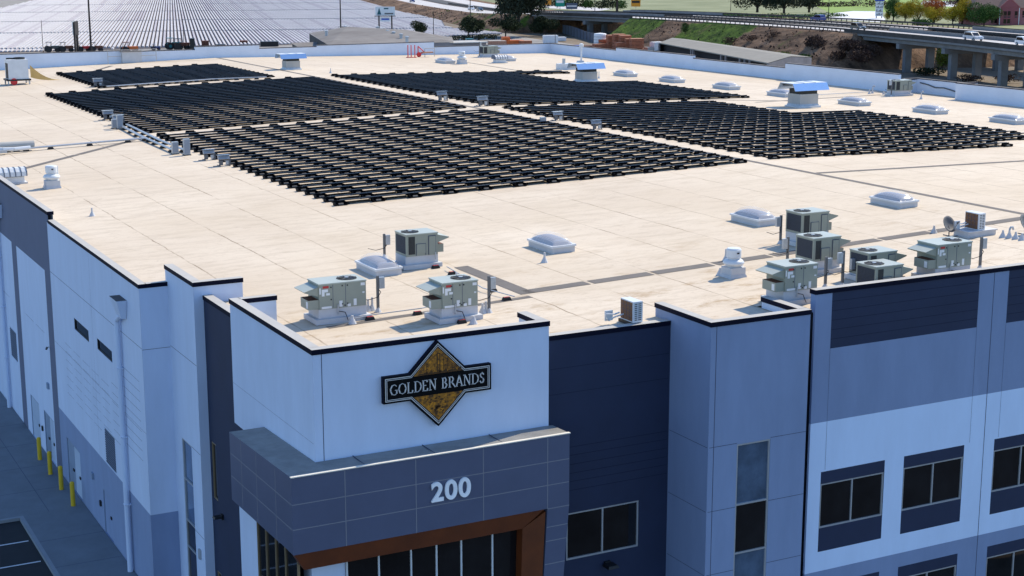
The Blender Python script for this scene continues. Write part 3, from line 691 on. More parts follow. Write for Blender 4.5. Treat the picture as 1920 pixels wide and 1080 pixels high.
for (_, ai, r, c, x, y, nc, rr) in rest:
    s = S1 if x < XR else -S2
    panel_geo(b, x, y, rz(x), s, -.035 if ai in (1, 2, 4) else 0); foot_geo(b, x-1.04, y, rz(x-1.04)); block_geo(b, x-1.04, y, rz(x-1.04))
tag(b.build('solar_panels'), 'dark solar panels filling the farther rows of the roof arrays', 'solar panels', None, 'stuff')
# end feet at right ends and loose tail feet behind the last rows belong to the racking rails
fe = 0
b = MB(); k2 = 0
for ai, (an, x0, y0, rows) in enumerate(arrays):
    for r, nc in enumerate(rows):
        x = x0+2.08*nc; foot_geo(b, x, y0+1.38*r, rz(x)); block_geo(b, x, y0+1.38*r, rz(x))
        b.box(x-.02, x+.40, y0+1.38*r-.02, y0+1.38*r+.02, rz(x)+.12, rz(x)+.16, 'foot_black'); b.box(x+.36, x+.40, y0+1.38*r-.02, y0+1.38*r+.3, rz(x)+.02, rz(x)+.16, 'foot_black')
        k2 += 1
    for c in range(rows[-1]):
        x = x0+.2+2.08*c; y = y0+1.38*len(rows)+.15; foot_geo(b, x, y, rz(x)); block_geo(b, x, y, rz(x))
tag(b.build('end_feet'), 'black racking feet along the right and back ends of the panel rows', 'racking feet', None, 'stuff')

# ------------------------------------------------------------------ rooftop units
def make_rtu(L_=1.75, name='rooftop_unit', label='', curb=.5, bigh=True):
    t = thing(name, label, 'air conditioner', (0, 0, 0), 0, 'green grey rooftop air conditioning units'); h = .92; hx = L_/2; hy = .56
    b = MB(); b.box(-hx-.02, hx+.02, -hy+.04, hy-.04, .16, curb, 'curb_white'); b.box(-hx-.16, hx+.16, -hy-.10, hy+.10, -.03, .16, 'curb_white'); b.build('curb', t)
    z0, z1 = curb, curb+h
    b = MB(); b.box(-hx, hx, -hy, hy, z0, z1-.03, 'rtu_green'); 
    b.box(-hx-.02, hx+.02, -hy-.02, hy+.02, z1-.03, z1+.012, 'rtu_top')
    for x in (-hx*.42, hx*.12): b.box(x-.008, x+.008, -hy-.004, -hy, z0+.04, z1-.05, 'joint')
    for x, z in ((-hx*.5, .78), (-hx*.02, .8), (hx*.2, .8), (-hx*.5, .34), (-hx*.02, .14), (hx*.2, .14), (hx*.08, .08)): b.tube((x, -hy, z0+z), (x, -hy-.012, z0+z), .028, 'black', n=8)
    body = b.build('housing', t)
    b = MB(); b.box(hx, hx+.006, -hy+.08, hy-.08, z0+.10, z1-.10, 'coil'); b.box(hx*.45, hx-.10, hy, hy+.006, z0+.08, z1-.10, 'coil'); b.build('coil_grille', t)
    b = MB()
    for k in range(18):
        zz = z0+.12+k*.04; b.box(hx+.006, hx+.012, -hy+.08, hy-.08, zz, zz+.01, 'joint')
    b.build('grille_bar', t)
    b = MB(); c = (hx*.42, 0, z1+.012); b.lathe([(.37, 0), (.37, .014), (.34, .016), (.33, .002), (.0001, .002)], 'coil', 24, c)
    fan = b.build('fan', t)
    b = MB()
    for k in range(5):
        a = k*2*math.pi/5; e = a+.75; b.face([(c[0]+.08*math.cos(a), .08*math.sin(a), c[2]+.008), (c[0]+.32*math.cos(a), .32*math.sin(a), c[2]+.012), (c[0]+.32*math.cos(e), .32*math.sin(e), c[2]+.03), (c[0]+.08*math.cos(e), .08*math.sin(e), c[2]+.012)], 'black')
    for k in range(4): a = k*math.pi/4; b.tube((c[0]-.38*math.cos(a), -.38*math.sin(a), c[2]+.03), (c[0]+.38*math.cos(a), .38*math.sin(a), c[2]+.03), .006, 'pole_grey', n=4)
    b.lathe([(.08, .03), (.08, .05), (.0001, .052)], 'galvanized', 10, c); b.build('fan_blade', fan)
    b = MB(); hz = z1-.10   # intake hood: sloped roof and sides
    b.face([(-hx, -hy+.05, hz), (-hx, hy-.05, hz), (-hx-.55, hy-.05, hz-.14), (-hx-.55, -hy+.05, hz-.14)], 'rtu_top')
    b.face([(-hx, -hy+.05, hz-.004), (-hx-.55, -hy+.05, hz-.144), (-hx-.52, -hy+.05, hz-.18), (-hx, -hy+.05, hz-.34)], 'rtu_green'); b.face([(-hx, hy-.05, hz-.004), (-hx-.55, hy-.05, hz-.144), (-hx-.52, hy-.05, hz-.18), (-hx, hy-.05, hz-.34)], 'rtu_green')
    b.face([(-hx-.55, -hy+.05, hz-.14), (-hx-.55, hy-.05, hz-.14), (-hx-.52, hy-.05, hz-.18), (-hx-.52, -hy+.05, hz-.18)], 'rtu_green'); b.build('intake_hood', t)
    b = MB(); b.box(-hx-.40, -hx-.002, -hy+.04, hy-.30, z0+.02, z0+.36, 'rtu_green', 'rust'); b.box(-hx-.404, -hx-.40, -hy+.1, -hy+.26, z0+.06, z0+.3, 'sticker'); b.build('economizer_box', t)
    def s(x0, x1, za, zb, m): q = MB(); q.box(x0, x1, -hy-.006, -hy, z0+za, z0+zb, m); q.build('sticker', t)
    s(-hx+.14, -hx+.36, .76, .84, 'sticker_red'); s(-hx+.10, -hx+.2, .48, .72, 'sticker'); s(-hx+.2, -hx+.33, .62, .72, 'sticker'); s(-hx+.26, -hx+.4, .5, .58, 'sticker'); s(-hx+.08, -hx+.46, .02, .1, 'sticker')
    s(-.14, -.02, .04, .26, 'sticker'); s(.46*hx, .46*hx+.11, .04, .28, 'sticker'); s(.2*hx, .2*hx+.12, .02, .12, 'sticker'); s(hx-.2, hx-.04, .74, .84, 'sticker'); s(hx-.14, hx-.06, .46, .51, 'sticker'); s(-hx-.0+.01, -hx+.06, .56, .78, 'sticker')
    b = MB(); b.path([(-.2, -hy-.03, z0+.14), (-.2, -hy-.03, z0-.14), (-.2, -hy-.0, z0-.22)], .025, 'galvanized'); b.build('gas_pipe', t); b = MB(); b.path([(-.2, -hy-.03, z0-.1), (.05, -hy-.06, z0-.16), (.1, -hy-.12, z0-.34), (.1, -hy-.2, .06)], .014, 'black')
    b.build('drain_pipe', t)
    b = MB(); b.box(-hx+.55, -hx+.95, hy, hy+.02, z0+.1, z0+.5, 'rtu_green'); b.box(-hx+.06, -hx+.4, hy, hy+.02, z0+.0, z0+.78, 'rtu_green')
    for x0, x1, za, zb in ((-hx+.10, -hx+.42, .02, .8), (-hx+.55, -hx+.98, .02, .5)):
        b.path([(x0, hy+.012, z0+za), (x0, hy+.012, z0+zb), (x1, hy+.012, z0+zb), (x1, hy+.012, z0+za)], .014, 'joint', n=4)
    b.path([(-hx+.12, hy+.03, z0+.1), (-hx+.12, hy+.05, z0-.2)], .025, 'galvanized'); b.build('access_panel', t)
    return t
units = [(19.9, 51.65, 0, 1.78, .5, 'green grey rooftop unit nearest the left edge of the tower roof'),
         (23.45, 49.4, 0, 1.38, .5, 'green grey rooftop unit behind the shop sign, right of its twin'),
         (26.1, 58.5, 180, 1.42, .5, 'rooftop unit with dark coil grille beside the skylight behind the tower'),
         (35.05, 45.0, 0, 1.45, .5, 'rooftop unit in front of the cluster, beside the corner of the dark panelled parapet'),
         (42.3, 44.95, 0, 1.72, .5, 'widest rooftop unit of the cluster, its hood pointing left, behind the parapet'),
         (42.2, 53.25, 180, 1.44, .5, 'rooftop unit at the back of the cluster, next to a skylight'),
         (39.1, 48.6, 180, 1.34, .5, 'second rooftop unit of the cluster, in front of the rearmost one'),
         (39.95, 46.3, 180, 1.38, .2, 'rooftop unit half hidden behind another, left of the widest one'),
         (38.95, 44.75, 180, 1.30, .06, 'rooftop unit of which only the top shows above the dark parapet')]
for x, y, rot, L_, cb, lab in units:
    t = make_rtu(L_, label=lab, curb=cb); t.location = (x, y, rz(x)+.03); t.rotation_euler = (0, 0, R(rot)); t.scale = (1, 1, 1)
pf = onroof(916, 107); t = make_rtu(2.0, label='small looking rooftop unit against the far parapet', curb=.4); t.location = (pf.x, pf.y, pf.z+.03); t.rotation_euler = (0, 0, R(180))
pf = onroof(1694, 180); t = make_rtu(1.9, label='rooftop unit standing by the recess of the right parapet', curb=.45); t.location = (pf.x, pf.y+.6, pf.z+.03); t.rotation_euler = (0, 0, R(180))

# disconnect poles beside the units
def pole(px, py, h, side, lab):
    p = onroof(px, py); t = thing('disconnect_pole', lab, 'pole', p, 0, 'disconnect poles beside the rooftop units')
    b = MB(); b.lathe([(.14, 0), (.05, .16), (.045, .18)], 'curb_white', 8); b.box(-.045, .045, -.04, .04, .1, h, 'pole_grey'); b.build('post', t)
    b = MB(); b.box(.05*side, .26*side, -.05, .06, h-.48, h-.06, 'galvanized') if side > 0 else b.box(-.26, -.05, -.05, .06, h-.48, h-.06, 'galvanized'); b.build('switch_box', t)
    b = MB(); b.path([(.02*side, -.05, h-.5), (.1*side, -.05, h*.55), (-.02, -.05, h*.42), (-.4, 0, h*.36), (-.75, 0, h*.46)], .013, 'black', n=4); b.build('cable', t); return t
pole(709, 585, 1.35, 1, 'slim grey disconnect pole right of the leftmost rooftop unit'); pole(917, 586, 1.35, 1, 'slim grey disconnect pole right of the unit behind the sign')
pole(721, 484, 1.05, 1, 'slim grey disconnect pole behind the skylight by the tower'); pole(1463, 457, 1.25, -1, 'slim grey disconnect pole between skylight and rearmost cluster unit')
pole(1476, 494, 1.1, -1, 'slim grey disconnect pole left of the second cluster unit'); pole(1547, 540, 1.2, 1, 'slim grey disconnect pole right of the front cluster unit')
pole(1579, 538, 1.4, -1, 'slim dark disconnect pole between the front and middle units'); pole(1604, 524, .9, -1, 'short stub disconnect pole left of the half hidden units')
pole(1837, 505, 1.3, 1, 'slim grey disconnect pole right of the widest unit'); pole(1671, 181, 1.5, -1, 'slim grey disconnect pole left of the unit by the right parapet'); pole(899, 108, 1.9, 1, 'slim grey disconnect pole left of the unit at the far parapet')

# skylights
def make_skylight():
    t = thing('skylight', '', 'skylight', (0, 0, 0), 0, 'domed skylights on the roof'); hx, hy = .55, 1.08
    b = MB(); b.box(-hx, hx, -hy, hy, -.04, .30, 'curb_white'); b.box(-hx-.05, hx+.05, -hy-.05, hy+.05, .25, .33, 'metal_white'); b.build('curb', t)
    def dome(hgt, m, name, ins, rib):
        b = MB(); n, k = 10, 20; k0 = len(b.v)
        for j in range(k+1):
            for i in range(n+1):
                u, v = i/n*2-1, j/k*2-1; z = hgt*((1-abs(u)**2.6)*(1-abs(v)**3.2))**.55
                if rib and 0 < i < n and 0 < j < k: z *= 1-.12*(j % 2)
                b.v.append((u*(hx-ins), v*(hy-ins), .33+z))
        for j in range(k):
            for i in range(n): a = k0+j*(n+1)+i; b.f.append((a, a+1, a+n+2, a+n+1)); b.m.append(b.mi(m))
        b.build(name, t, smooth=not rib)
    dome(.25, 'dome_inner', 'inner_dome', .05, True); dome(.40, 'dome_clear', 'outer_dome', .03, False)
    return t
sk = make_skylight(); register(sk)
sky_pos = [(24.35, 58.4, 'domed skylight left of the rooftop unit behind the tower'), (32.5, 58.5, 'domed skylight alone in the middle of the front roof'),
           (43.35, 58.6, 'domed skylight left of the rearmost cluster unit'), (51.7, 58.6, 'domed skylight beyond the cluster, next to the long walkway strip')]
ra = ['farthest small domed skylight, in the back corner by the fan hood', 'small domed skylight right of the second silver hood, behind the panels', 'domed skylight second in the right parapet row', 'domed skylight third in the right parapet row', 'domed skylight partly behind the big silver hood', 'domed skylight right of the big silver hood', 'domed skylight in front of the unit by the right parapet', 'domed skylight cut by the right edge of the picture']
for x, y, lab in [(86.1, 166.3, ra[0]), (86.1, 139.4, ra[1]), (86.2, 130.8, ra[2]), (86.3, 121.7, ra[3]), (86.3, 113.2, ra[4]), (86.8, 103.9, ra[5]), (87.8, 95.8, ra[6]), (87.8, 87.3, ra[7]), (77, 163.8, 'small domed skylight beside the white mushroom fan at the back')]:
    sky_pos.append((x, y, lab))
for i, (x, y, lab) in enumerate(sky_pos):
    o = sk if i == 0 else copy_tree(sk); o.location = (x, y, rz(x)); o['label'] = lab; frot(o)
    if i >= 4: o.scale = (1.15, 1.25, 1.05)

# big ventilation hoods with sloped silver skirts
def hood(px, py, s, lab):
    p = onroof(px, py); t = thing('ventilation_hood', lab, 'roof vent', p, 0, 'silver ventilation hoods')
    t.scale = (s, s, s)
    b = MB(); b.box(-.95, .95, -.85, .85, -.05, .12, 'metal_white'); b.frust(-.85, .85, -.75, .75, .12, .24, .04, .04, 'galvanized'); b.box(-.8, .8, -.7, .7, .24, .95, 'cap_top'); b.box(-.81, .81, -.71, .71, .86, .9, 'galvanized'); b.build('base_box', t)
    b = MB(); b.box(-.74, .74, -.64, .64, .95, 1.3, 'coil'); b.build('throat', t)
    b = MB(); pr = [(-1.15, 1.25), (-1.15, 1.32), (-.75, 1.78), (.75, 1.78), (1.15, 1.32), (1.15, 1.25)]
    # ridge along x, skirts fall to the front and the back
    pr = [(-1.05, 1.22), (-.72, 1.72), (.72, 1.72), (1.05, 1.22), (.98, 1.22), (.68, 1.66), (-.68, 1.66), (-.98, 1.22)]
    b.prism([(a, z) for a, z in pr], 0, -1.5, 1.5, 'cap_top', 'galv_blue')
    for x in (-.5, .5): b.box(x-.02, x+.02, -.74, .74, 1.736, 1.77, 'metal_white')
    b.box(-1.5, 1.5, -.72, .72, 1.721, 1.735, 'metal_white'); b.build('hood', t); return t
hood(1099, 153, 1.05, 'silver ventilation hood in the gap at the back of the right panels'); hood(1505, 200, 1.16, 'big silver ventilation hood right of the right panel array'); hood(546, 130, .95, 'silver ventilation hood behind the far left panels')
# mushroom exhaust fans
def exhaust(x, y, s, lab, rail=False):
    t = thing('exhaust_fan', lab, 'roof fan', (x, y, rz(x)), 0, 'white exhaust fans'); t.scale = (s, s, s)
    b = MB(); b.frust(-.42, .42, -.42, .42, -.03, .12, .04, .04, 'curb_white'); b.box(-.36, .36, -.36, .36, .12, .42, 'curb_white'); b.build('curb', t)
    b = MB(); b.lathe([(.30, .42), (.34, .50), (.44, .56), (.45, .62), (.36, .72), (.24, .76)], 'metal_white', 20); b.build('fan_skirt', t, smooth=True)
    b = MB(); b.lathe([(.24, .74), (.25, .80), (.31, .84), (.31, 1.14), (.27, 1.2), (.0001, 1.22)], 'metal_white', 20); b.box(-.05, .05, -.33, -.30, 1.0, 1.06, 'black'); b.build('motor_cap', t)
    b = MB(); b.tube((.34, .1, .4), (.34, .1, 1.15), .05, 'metal_white'); b.build('conduit', t); return t
exhaust(35.75, 49.6, .95, 'white mushroom exhaust fan near the front cluster of units'); exhaust(17.6, 89.6, 1.05, 'white mushroom exhaust fan at the left roof edge')
p = onroof(866, 120); exhaust(p.x, p.y, 1.2, 'white mushroom exhaust fan far back by the small skylight')
# ribbed curved vents
def ribbed(x, y, s, lab, n=5):
    t = thing('ribbed_vent', lab, 'roof vent', (x, y, rz(x)), 0, 'ribbed white roof vents'); t.scale = (s, s, s)
    b = MB(); b.box(-1.0, .95, -.5, .5, -.03, .12, 'curb_white'); b.box(-.8, .75, -.42, .42, .12, .5, 'metal_white'); b.build('curb', t)
    b = MB(); b.prism([(-.6, .55), (-.58, .85), (-.3, 1.08), (.3, 1.08), (.58, .85), (.6, .55)], 0, -.95, .9, 'metal_white', 'metal_white'); b.build('cowl', t)
    b = MB()
    for k in range(n+1):
        xx = -.95+1.85*k/n; b.prism([(-.63, .55), (-.61, .87), (-.31, 1.11), (.31, 1.11), (.61, .87), (.63, .55)], 0, xx-.03, xx+.03, 'louver')
    b.build('rib', t)
ribbed(15.95, 92.6, .85, 'white ribbed roof vent at the left picture edge'); p = onroof(937, 118); ribbed(p.x, p.y, .85, 'white ribbed roof vent behind the far exhaust fan')
# mini split condensers
def split(px, py, L_, lab, curb=False):
    p = onroof(px, py); t = thing('condenser', lab, 'air conditioner', p, 0, 'thin white condensers'); z = .12
    if curb:
        b = MB(); b.box(-.85, .75, -.45, .45, -.03, .22, 'curb_white'); b.box(-.9, .8, -.5, .5, .22, .27, 'curb_white'); b.build('curb', t); z = .27
    else:
        b = MB(); b.box(-.30, -.2, -.3, .5, 0, z, 'black'); b.box(.1, .2, -.3, .5, 0, z, 'black'); b.build('stand', t)
    b = MB(); b.box(-.26, .12, -.42, .42, z, z+.74, 'metal_white'); b.build('housing', t)
    b = MB(); b.box(-.268, -.26, -.36, .40, z+.04, z+.70, 'coil_brown')
    for k in range(3): b.box(-.274, -.268, -.36, .4, z+.2+.18*k, z+.21+.18*k, 'joint')
    for k in range(3): b.box(-.274, -.268, -.17+.19*k, -.16+.19*k, z+.04, z+.7, 'joint')
    b.build('coil_grille', t)
    b = MB()
    for k in range(9):
        b.box(-.20, -.10, -.426, -.42, z+.08+.07*k, z+.11+.07*k, 'black'); b.box(-.06, .06, -.426, -.42, z+.08+.07*k, z+.11+.07*k, 'black')
    b.build('side_slot', t)
    b = MB(); b.path([(-.27, .2, z+.2), (-.6, .3, z+.1), (-.8, .3, z-.0), (-1.0, .2, z+.12), (-1.05, .1, z+.3), (-.7, .1, z+.26), (-.5, .1, z+.3)], .028, 'metal_white'); b.box(-.95, -.65, .3, .36, z, z+.36, 'metal_white'); b.build('pipe', t); return t
split(1187, 606, 1, 'thin white condenser with brown grille just behind the dark parapet'); split(1829, 440, 1, 'thin white condenser with brown grille on a low white curb, behind the dishes', True)
def dish(px, py, lab, rot):
    p = onroof(px, py); t = thing('satellite_dish', lab, 'satellite dish', p, R(rot), 'grey satellite dishes')
    b = MB(); b.tube((0, 0, 0), (0, 0, .35), .025, 'dish_grey'); b.path([(0, 0, .35), (.0, .1, .48)], .025, 'dish_grey'); b.path([(-.35, -.2, .02), (.35, -.2, .02)], .02, 'dish_grey'); b.path([(0, -.3, .02), (0, .35, .02)], .02, 'dish_grey'); b.build('mast', t)
    b = MB(); n = 20; k = b.mi('dish_grey'); c = Vector((0, .1, .5)); ax = Vector((.25, -.85, .45)).normalized(); u = ax.cross(Vector((0, 0, 1))).normalized(); v = u.cross(ax)
    for r, d in ((0.001, 0), (.14, .012), (.28, .05), (.38, .1), (.385, .085), (.28, .03), (.14, -.01)):
        for j in range(n): a = 2*math.pi*j/n; b.v.append(tuple(c+ax*d+u*(r*1.15*math.cos(a))+v*(r*math.sin(a))))
    for a in range(6):
        for j in range(n): q = (j+1) % n; b.f.append((a*n+j, a*n+q, a*n+n+q, a*n+n+j)); b.m.append(k)
    b.build('reflector', t, smooth=True)
    b = MB(); b.path([tuple(c+v*-.36+ax*.08), tuple(c+ax*.5+v*-.1)], .012, 'dish_grey'); b.tube(tuple(c+ax*.45+v*-.1), tuple(c+ax*.56+v*-.08), .045, 'dish_grey'); b.build('feed_arm', t)
dish(1779, 443, 'round grey satellite dish left of the thin condenser', 0); dish(1921, 440, 'grey satellite dish cut by the right picture edge', 8)

# vent pipes with conical flashings
def vent(px, py, h, lab, r=.045, hook=False):
    p = onroof(px, py); b = MB(); b.lathe([(.16, 0), (.06, .2), (.05, .24), (r, h*.8), (r*.9, h)], 'curb_white', 10)
    if hook: b.path([(0, 0, h), (.06, 0, h+.1), (.18, 0, h+.1), (.22, 0, h-.02)], r, 'galvanized')
    o = b.build('vent_pipe', None, loc=p); tag(o, lab, 'vent pipe', 'small vent pipes on the roof')
for a in [(1021, 492, .42, 'white vent pipe in front of the lone middle skylight'), (173, 405, .42, 'white vent pipe near the left roof edge'), (698, 582, .5, 'short cone vent between unit and pole on the left'), (690, 583, .45, 'short cone vent touching the leftmost unit'),
          (911, 585, .4, 'short cone vent beside the unit behind the sign'), (905, 587, .36, 'short cone vent close to the second unit'), (856, 528, .36, 'white vent stub behind the second unit'), (661, 607, .3, 'white cone flashing in front of the leftmost unit'), (1030-142, 607, .28, 'white cone flashing in front of the second unit'),
          (1361, 489, .5, 'thin vent pipe left of the white mushroom fan'), (1350, 516, .3, 'short cone vent in front of the mushroom fan'), (1387, 500, .5, 'vent pipe right behind the mushroom fan'), (1751, 437, .34, 'white cone vent left of the satellite dish'), (1880, 445, .32, 'first cone vent right of the thin condenser'), (1892, 446, .36, 'hooked vent pipe right of the thin condenser', .045, True), (1904, 448, .32, 'third cone vent near the right picture edge'), (1916, 450, .3, 'fourth cone vent at the right picture edge'),
          (1028, 97, .4, 'small vent pipe in the far right roof corner'), (620, 137, .5, 'thin stub pipe left of the far right panels'), (1630, 176, .4, 'cone vent by the right parapet'), (1636, 175, .6, 'hooked pipe by the right parapet', .05, True), (1727, 186, .6, 'hooked pipe in front of the right parapet recess', .05, True), (1657, 177, .3, 'low cone vent left of the unit by the right parapet'),
          (1123, 147, .7, 'thin pipe right of the second silver hood'), (1466, 570, .28, 'white cone flashing behind the column tower parapet'), (1450, 573, .3, 'white cone flashing next to the column tower parapet')]: vent(*a)
# pipe support blocks and gas line
blk = 0
def support(px, py, lab):
    p = onroof(px, py); b = MB(); b.frust(-.17, .17, -.09, .09, .0, .12, .05, .0, 'black_rubber'); b.box(-.12, .12, -.03, .03, .12, .135, 'red'); o = b.build('pipe_support', None, loc=p); tag(o, lab, 'pipe support', 'black rubber pipe supports')
for px, py, lab in [(694, 600, 'black pipe support right of the leftmost unit'), (783, 590, 'black pipe support midway between the two front units'), (866, 606, 'black pipe support in front of the unit behind the sign'), (817, 503, 'black pipe support by the tower skylight unit'), (848, 515, 'black pipe support beside the white vent stub'), (924, 547, 'black pipe support behind the second pole'), (950, 563, 'black pipe support at the end of the gas line')]: support(px, py, lab)
def line(name, pts, r, m, lab, cat, h=.14):
    b = MB(); b.path([tuple(onroof(px, py, h)) if not isinstance(px, Vector) else px for px, py in pts], r, m); tag(b.build(name), lab, cat)
line('gas_pipe', [(665, 597), (700, 590), (790, 578), (808, 574)], .02, 'galvanized', 'thin gas pipe running from the leftmost unit to the next', 'pipe')
line('gas_pipe', [(838, 500), (905, 540), (965, 556)], .02, 'galvanized', 'thin gas pipe running from the tower skylight unit toward the strip', 'pipe')
line('gas_pipe', [(1648, 171), (1560, 176), (1500, 180)], .03, 'galvanized', 'thin pipe from the right parapet unit to the silver hood', 'pipe', .1)

b = MB(); b.path([(101.42, 112.2, 14.05), (101.42, 111.2, 13.95), (101.42, 110.2, 13.75), (101.42, 109.0, 13.8), (101.42, 107.6, 13.6), (101.42, 106.6, 13.55), (101.42, 106.2, 13.25)], .06, 'dish_grey'); tag(b.build('wall_conduit'), 'wavy grey conduit fixed to the recessed right parapet', 'conduit')
# conduit runs and inverter boxes by the left panels
def conduit(name, pts, rs, lab, n_sup):
    P = [onroof(*p) for p in pts]; t = thing(name, lab, 'conduit', P[0], 0, 'grey electrical conduit runs'); O = P[0]; b = MB()
    L_ = sum((P[i+1]-P[i]).length for i in range(len(P)-1))
    for k in range(rs):
        for a, c in zip(P, P[1:]):
            n = Vector((-(c-a).y, (c-a).x, 0)).normalized()*(.11*(k-(rs-1)/2)); b.tube(a+n-O+Vector((0, 0, .2)), c+n-O+Vector((0, 0, .2)), .05, 'galvanized')
    b.build('conduit_tube', t)
    for i in range(n_sup):
        s = (i+.5)/n_sup*(len(P)-1); j = int(s); q = P[j].lerp(P[j+1], s-j)-O; c = MB(); c.frust(q.x-.2, q.x+.2, q.y-.2, q.y+.2, q.z, q.z+.14, .07, .05, 'black_rubber'); c.build('support_block', t)
conduit('conduit_run', [(5, 285), (58, 283), (275, 264)], 3, 'long grey conduit run crossing the roof from the left edge to the panels', 6)
conduit('conduit_run', [(228, 241), (262, 259), (282, 268), (330, 289)], 2, 'grey conduit run parallel to the left ends of the panel rows', 9)
conduit('conduit_run', [(238, 238), (275, 256), (300, 268), (352, 289)], 2, 'second grey conduit run closer to the left ends of the panel rows', 9)
conduit('conduit_run', [(200, 166), (300, 159), (400, 152), (500, 148)], 2, 'thin conduit run between the far left panel arrays', 8)
def inverter(px, py, white, lab, s=1.0):
    p = onroof(px, py); t = thing('inverter', lab, 'inverter', p, 0, 'solar inverters at the array edges'); k = .82*s**.5; t.scale = (k, k, k); m = 'inverter_grey'
    for x in (-.38, .38): b = MB(); b.box(x-.03, x+.03, -.35, .45, .02, .06, 'dish_grey'); b.hexa([(x-.03, -.3, .06), (x+.03, -.3, .06), (x+.03, -.22, .06), (x-.03, -.22, .06), (x-.03, .05, .8), (x+.03, .05, .8), (x+.03, .13, .8), (x-.03, .13, .8)], 'dish_grey'); b.build('leg', t)
    b = MB(); b.hexa([(-.42, -.16, .52), (.42, -.16, .52), (.42, .10, .46), (-.42, .10, .46), (-.42, -.02, .80), (.42, -.02, .80), (.42, .22, .74), (-.42, .22, .74)], m); b.build('inverter_box', t)
    b = MB(); b.hexa([(-.46, -.22, .81), (.46, -.22, .81), (.46, .32, .78), (-.46, .32, .78), (-.46, -.22, .84), (.46, -.22, .84), (.46, .32, .81), (-.46, .32, .81)], 'inverter_white' if white else 'lid_blue'); b.build('lid', t)
    for q in ((-.40, -.14, -.26, -.1, .08, .44, 'dish_grey'), (.10, .30, -.24, -.1, .12, .40, 'galvanized'), (.34, .5, -.1, .1, .1, .5, 'dish_grey')): b = MB(); b.box(*q); b.build('combiner_box', t)
    b = MB(); b.path([(-.3, -.2, .3), (-.5, -.3, .06), (-.9, -.2, .05)], .03, 'dish_grey'); b.build('cable', t)
for a in [(392, 300, False, 'grey solar inverter at the left edge of the nearest panels, upper one'), (420, 311, False, 'grey solar inverter at the left edge of the nearest panels, lower one'), (203, 225, True, 'white topped inverter left of the middle left array, farther one', 1.25), (222, 234, True, 'white topped inverter left of the middle left array, nearer one', 1.25),
          (184, 163, True, 'white topped inverter at the far left panels', 1.5), (829, 189, False, 'blue grey inverter on the central walkway, far one', 1.4), (905, 199, False, 'blue grey inverter at the near corner of the far right panels', 1.4), (1046, 226, True, 'white topped inverter at the left edge of the right array'), (1118, 243, False, 'grey inverter beside the left edge of the right array')]: inverter(*a)
def cabinet(px, py, h, lab):
    p = onroof(px, py); t = thing('electrical_cabinet', lab, 'cabinet', p, 0, 'upright grey electrical cabinets'); b = MB(); b.box(-.2, .2, -.14, .14, .05, h, 'galvanized'); b.build('cabinet_body', t); b = MB(); b.box(-.17, .17, -.155, -.14, .12, h-.06, 'inverter_grey'); b.build('cabinet_door', t); b = MB(); b.box(-.24, .24, -.2, .2, 0, .05, 'black'); b.build('base_rail', t)
for a in [(215, 241, .7, 'short grey cabinet at the start of the conduit run'), (225, 242, 1.05, 'tall grey cabinet at the start of the conduit run'), (328.5, 289, .8, 'grey cabinet at the near end of the conduit run'), (350.5, 291, 1.05, 'taller grey cabinet by the first panel row ends'), (1018, 232-2, .4, 'small grey cabinet on the central walkway')]: cabinet(*a)
# round duct on the left edge
p = onroof(30, 286); t = thing('duct', 'pale horizontal round duct at the left picture edge', 'duct', p)
b = MB(); b.tube((-1.1, .6, .42), (1.3, .6, .42), .25, 'cap_top', n=14); b.build('duct_tube', t); b = MB(); b.path([(-1.6, -.2, .35), (-.9, -.4, .3), (-.2, -.4, .28), (.9, -.2, .3)], .13, 'metal_white', n=8); b.box(-1.5, -.7, -.8, -.4, .1, .3, 'galvanized'); b.build('pipe_elbow', t)
# white air unit on a stand with yellow cover
p = onroof(33, 158); t = thing('condensing_unit', 'tall white condensing unit on a dark steel stand at the far left', 'air conditioner', (p.x, p.y, p.z)); t.scale = (1, 1, 1)
b = MB(); b.box(-1.15, 1.15, -1.0, 1.0, .4, .56, 'black')
for x in (-1.0, 1.0):
    for y in (-.85, .85): b.box(x-.06, x+.06, y-.06, y+.06, 0, .4, 'galvanized')
b.build('stand', t)
b = MB(); b.box(-.95, .95, -.9, .9, .56, 2.45, 'metal_white'); b.build('housing', t); b = MB(); b.box(-.97, -.95, -.75, .45, .62, 2.1, 'rust'); b.box(-.975, -.97, -.75, .45, .62, 2.1, 'coil'); b.build('coil_grille', t)
b = MB(); b.lathe([(.55, 2.45), (.55, 2.62), (.45, 2.62), (.40, 2.5), (.0001, 2.5)], 'coil', 18, (.3, 0, 0)); b.lathe([(.4, 2.45), (.4, 2.58), (.0001, 2.58)], 'coil', 14, (-.5, .3, 0)); b.build('fan', t)
q = onroof(27, 160); b = MB(); b.tube((0, 0, .35), (0, .2, .35), .33, 'red', n=14); tag(b.build('hose_reel', None, loc=q), 'red hose reel in front of the tall white condensing unit', 'hose reel')
pa, pb, pc = onroof(58, 152), onroof(112, 150), onroof(60, 146); b = MB()
n = 10
for i in range(n):
    f0, f1 = i/n, (i+1)/n
    e = lambda f: (pa.lerp(pb, f)+Vector((0, 0, 1.55*(1-f)**2+.04)), pa.lerp(pb, f)+Vector((0, -.1, .35*(1-f)**3+.02)))
    a0, c0 = e(f0); a1, c1 = e(f1); b.face([c0, c1, a1, a0], 'tarp'); b.face([a0+Vector((0, .06, 0)), a1+Vector((0, .06, 0)), c1+Vector((0, .06, 0)), c0+Vector((0, .06, 0))], 'tarp')
tag(b.build('tarpaulin'), 'ochre tarpaulin trailing from the tall white condensing unit', 'tarpaulin')
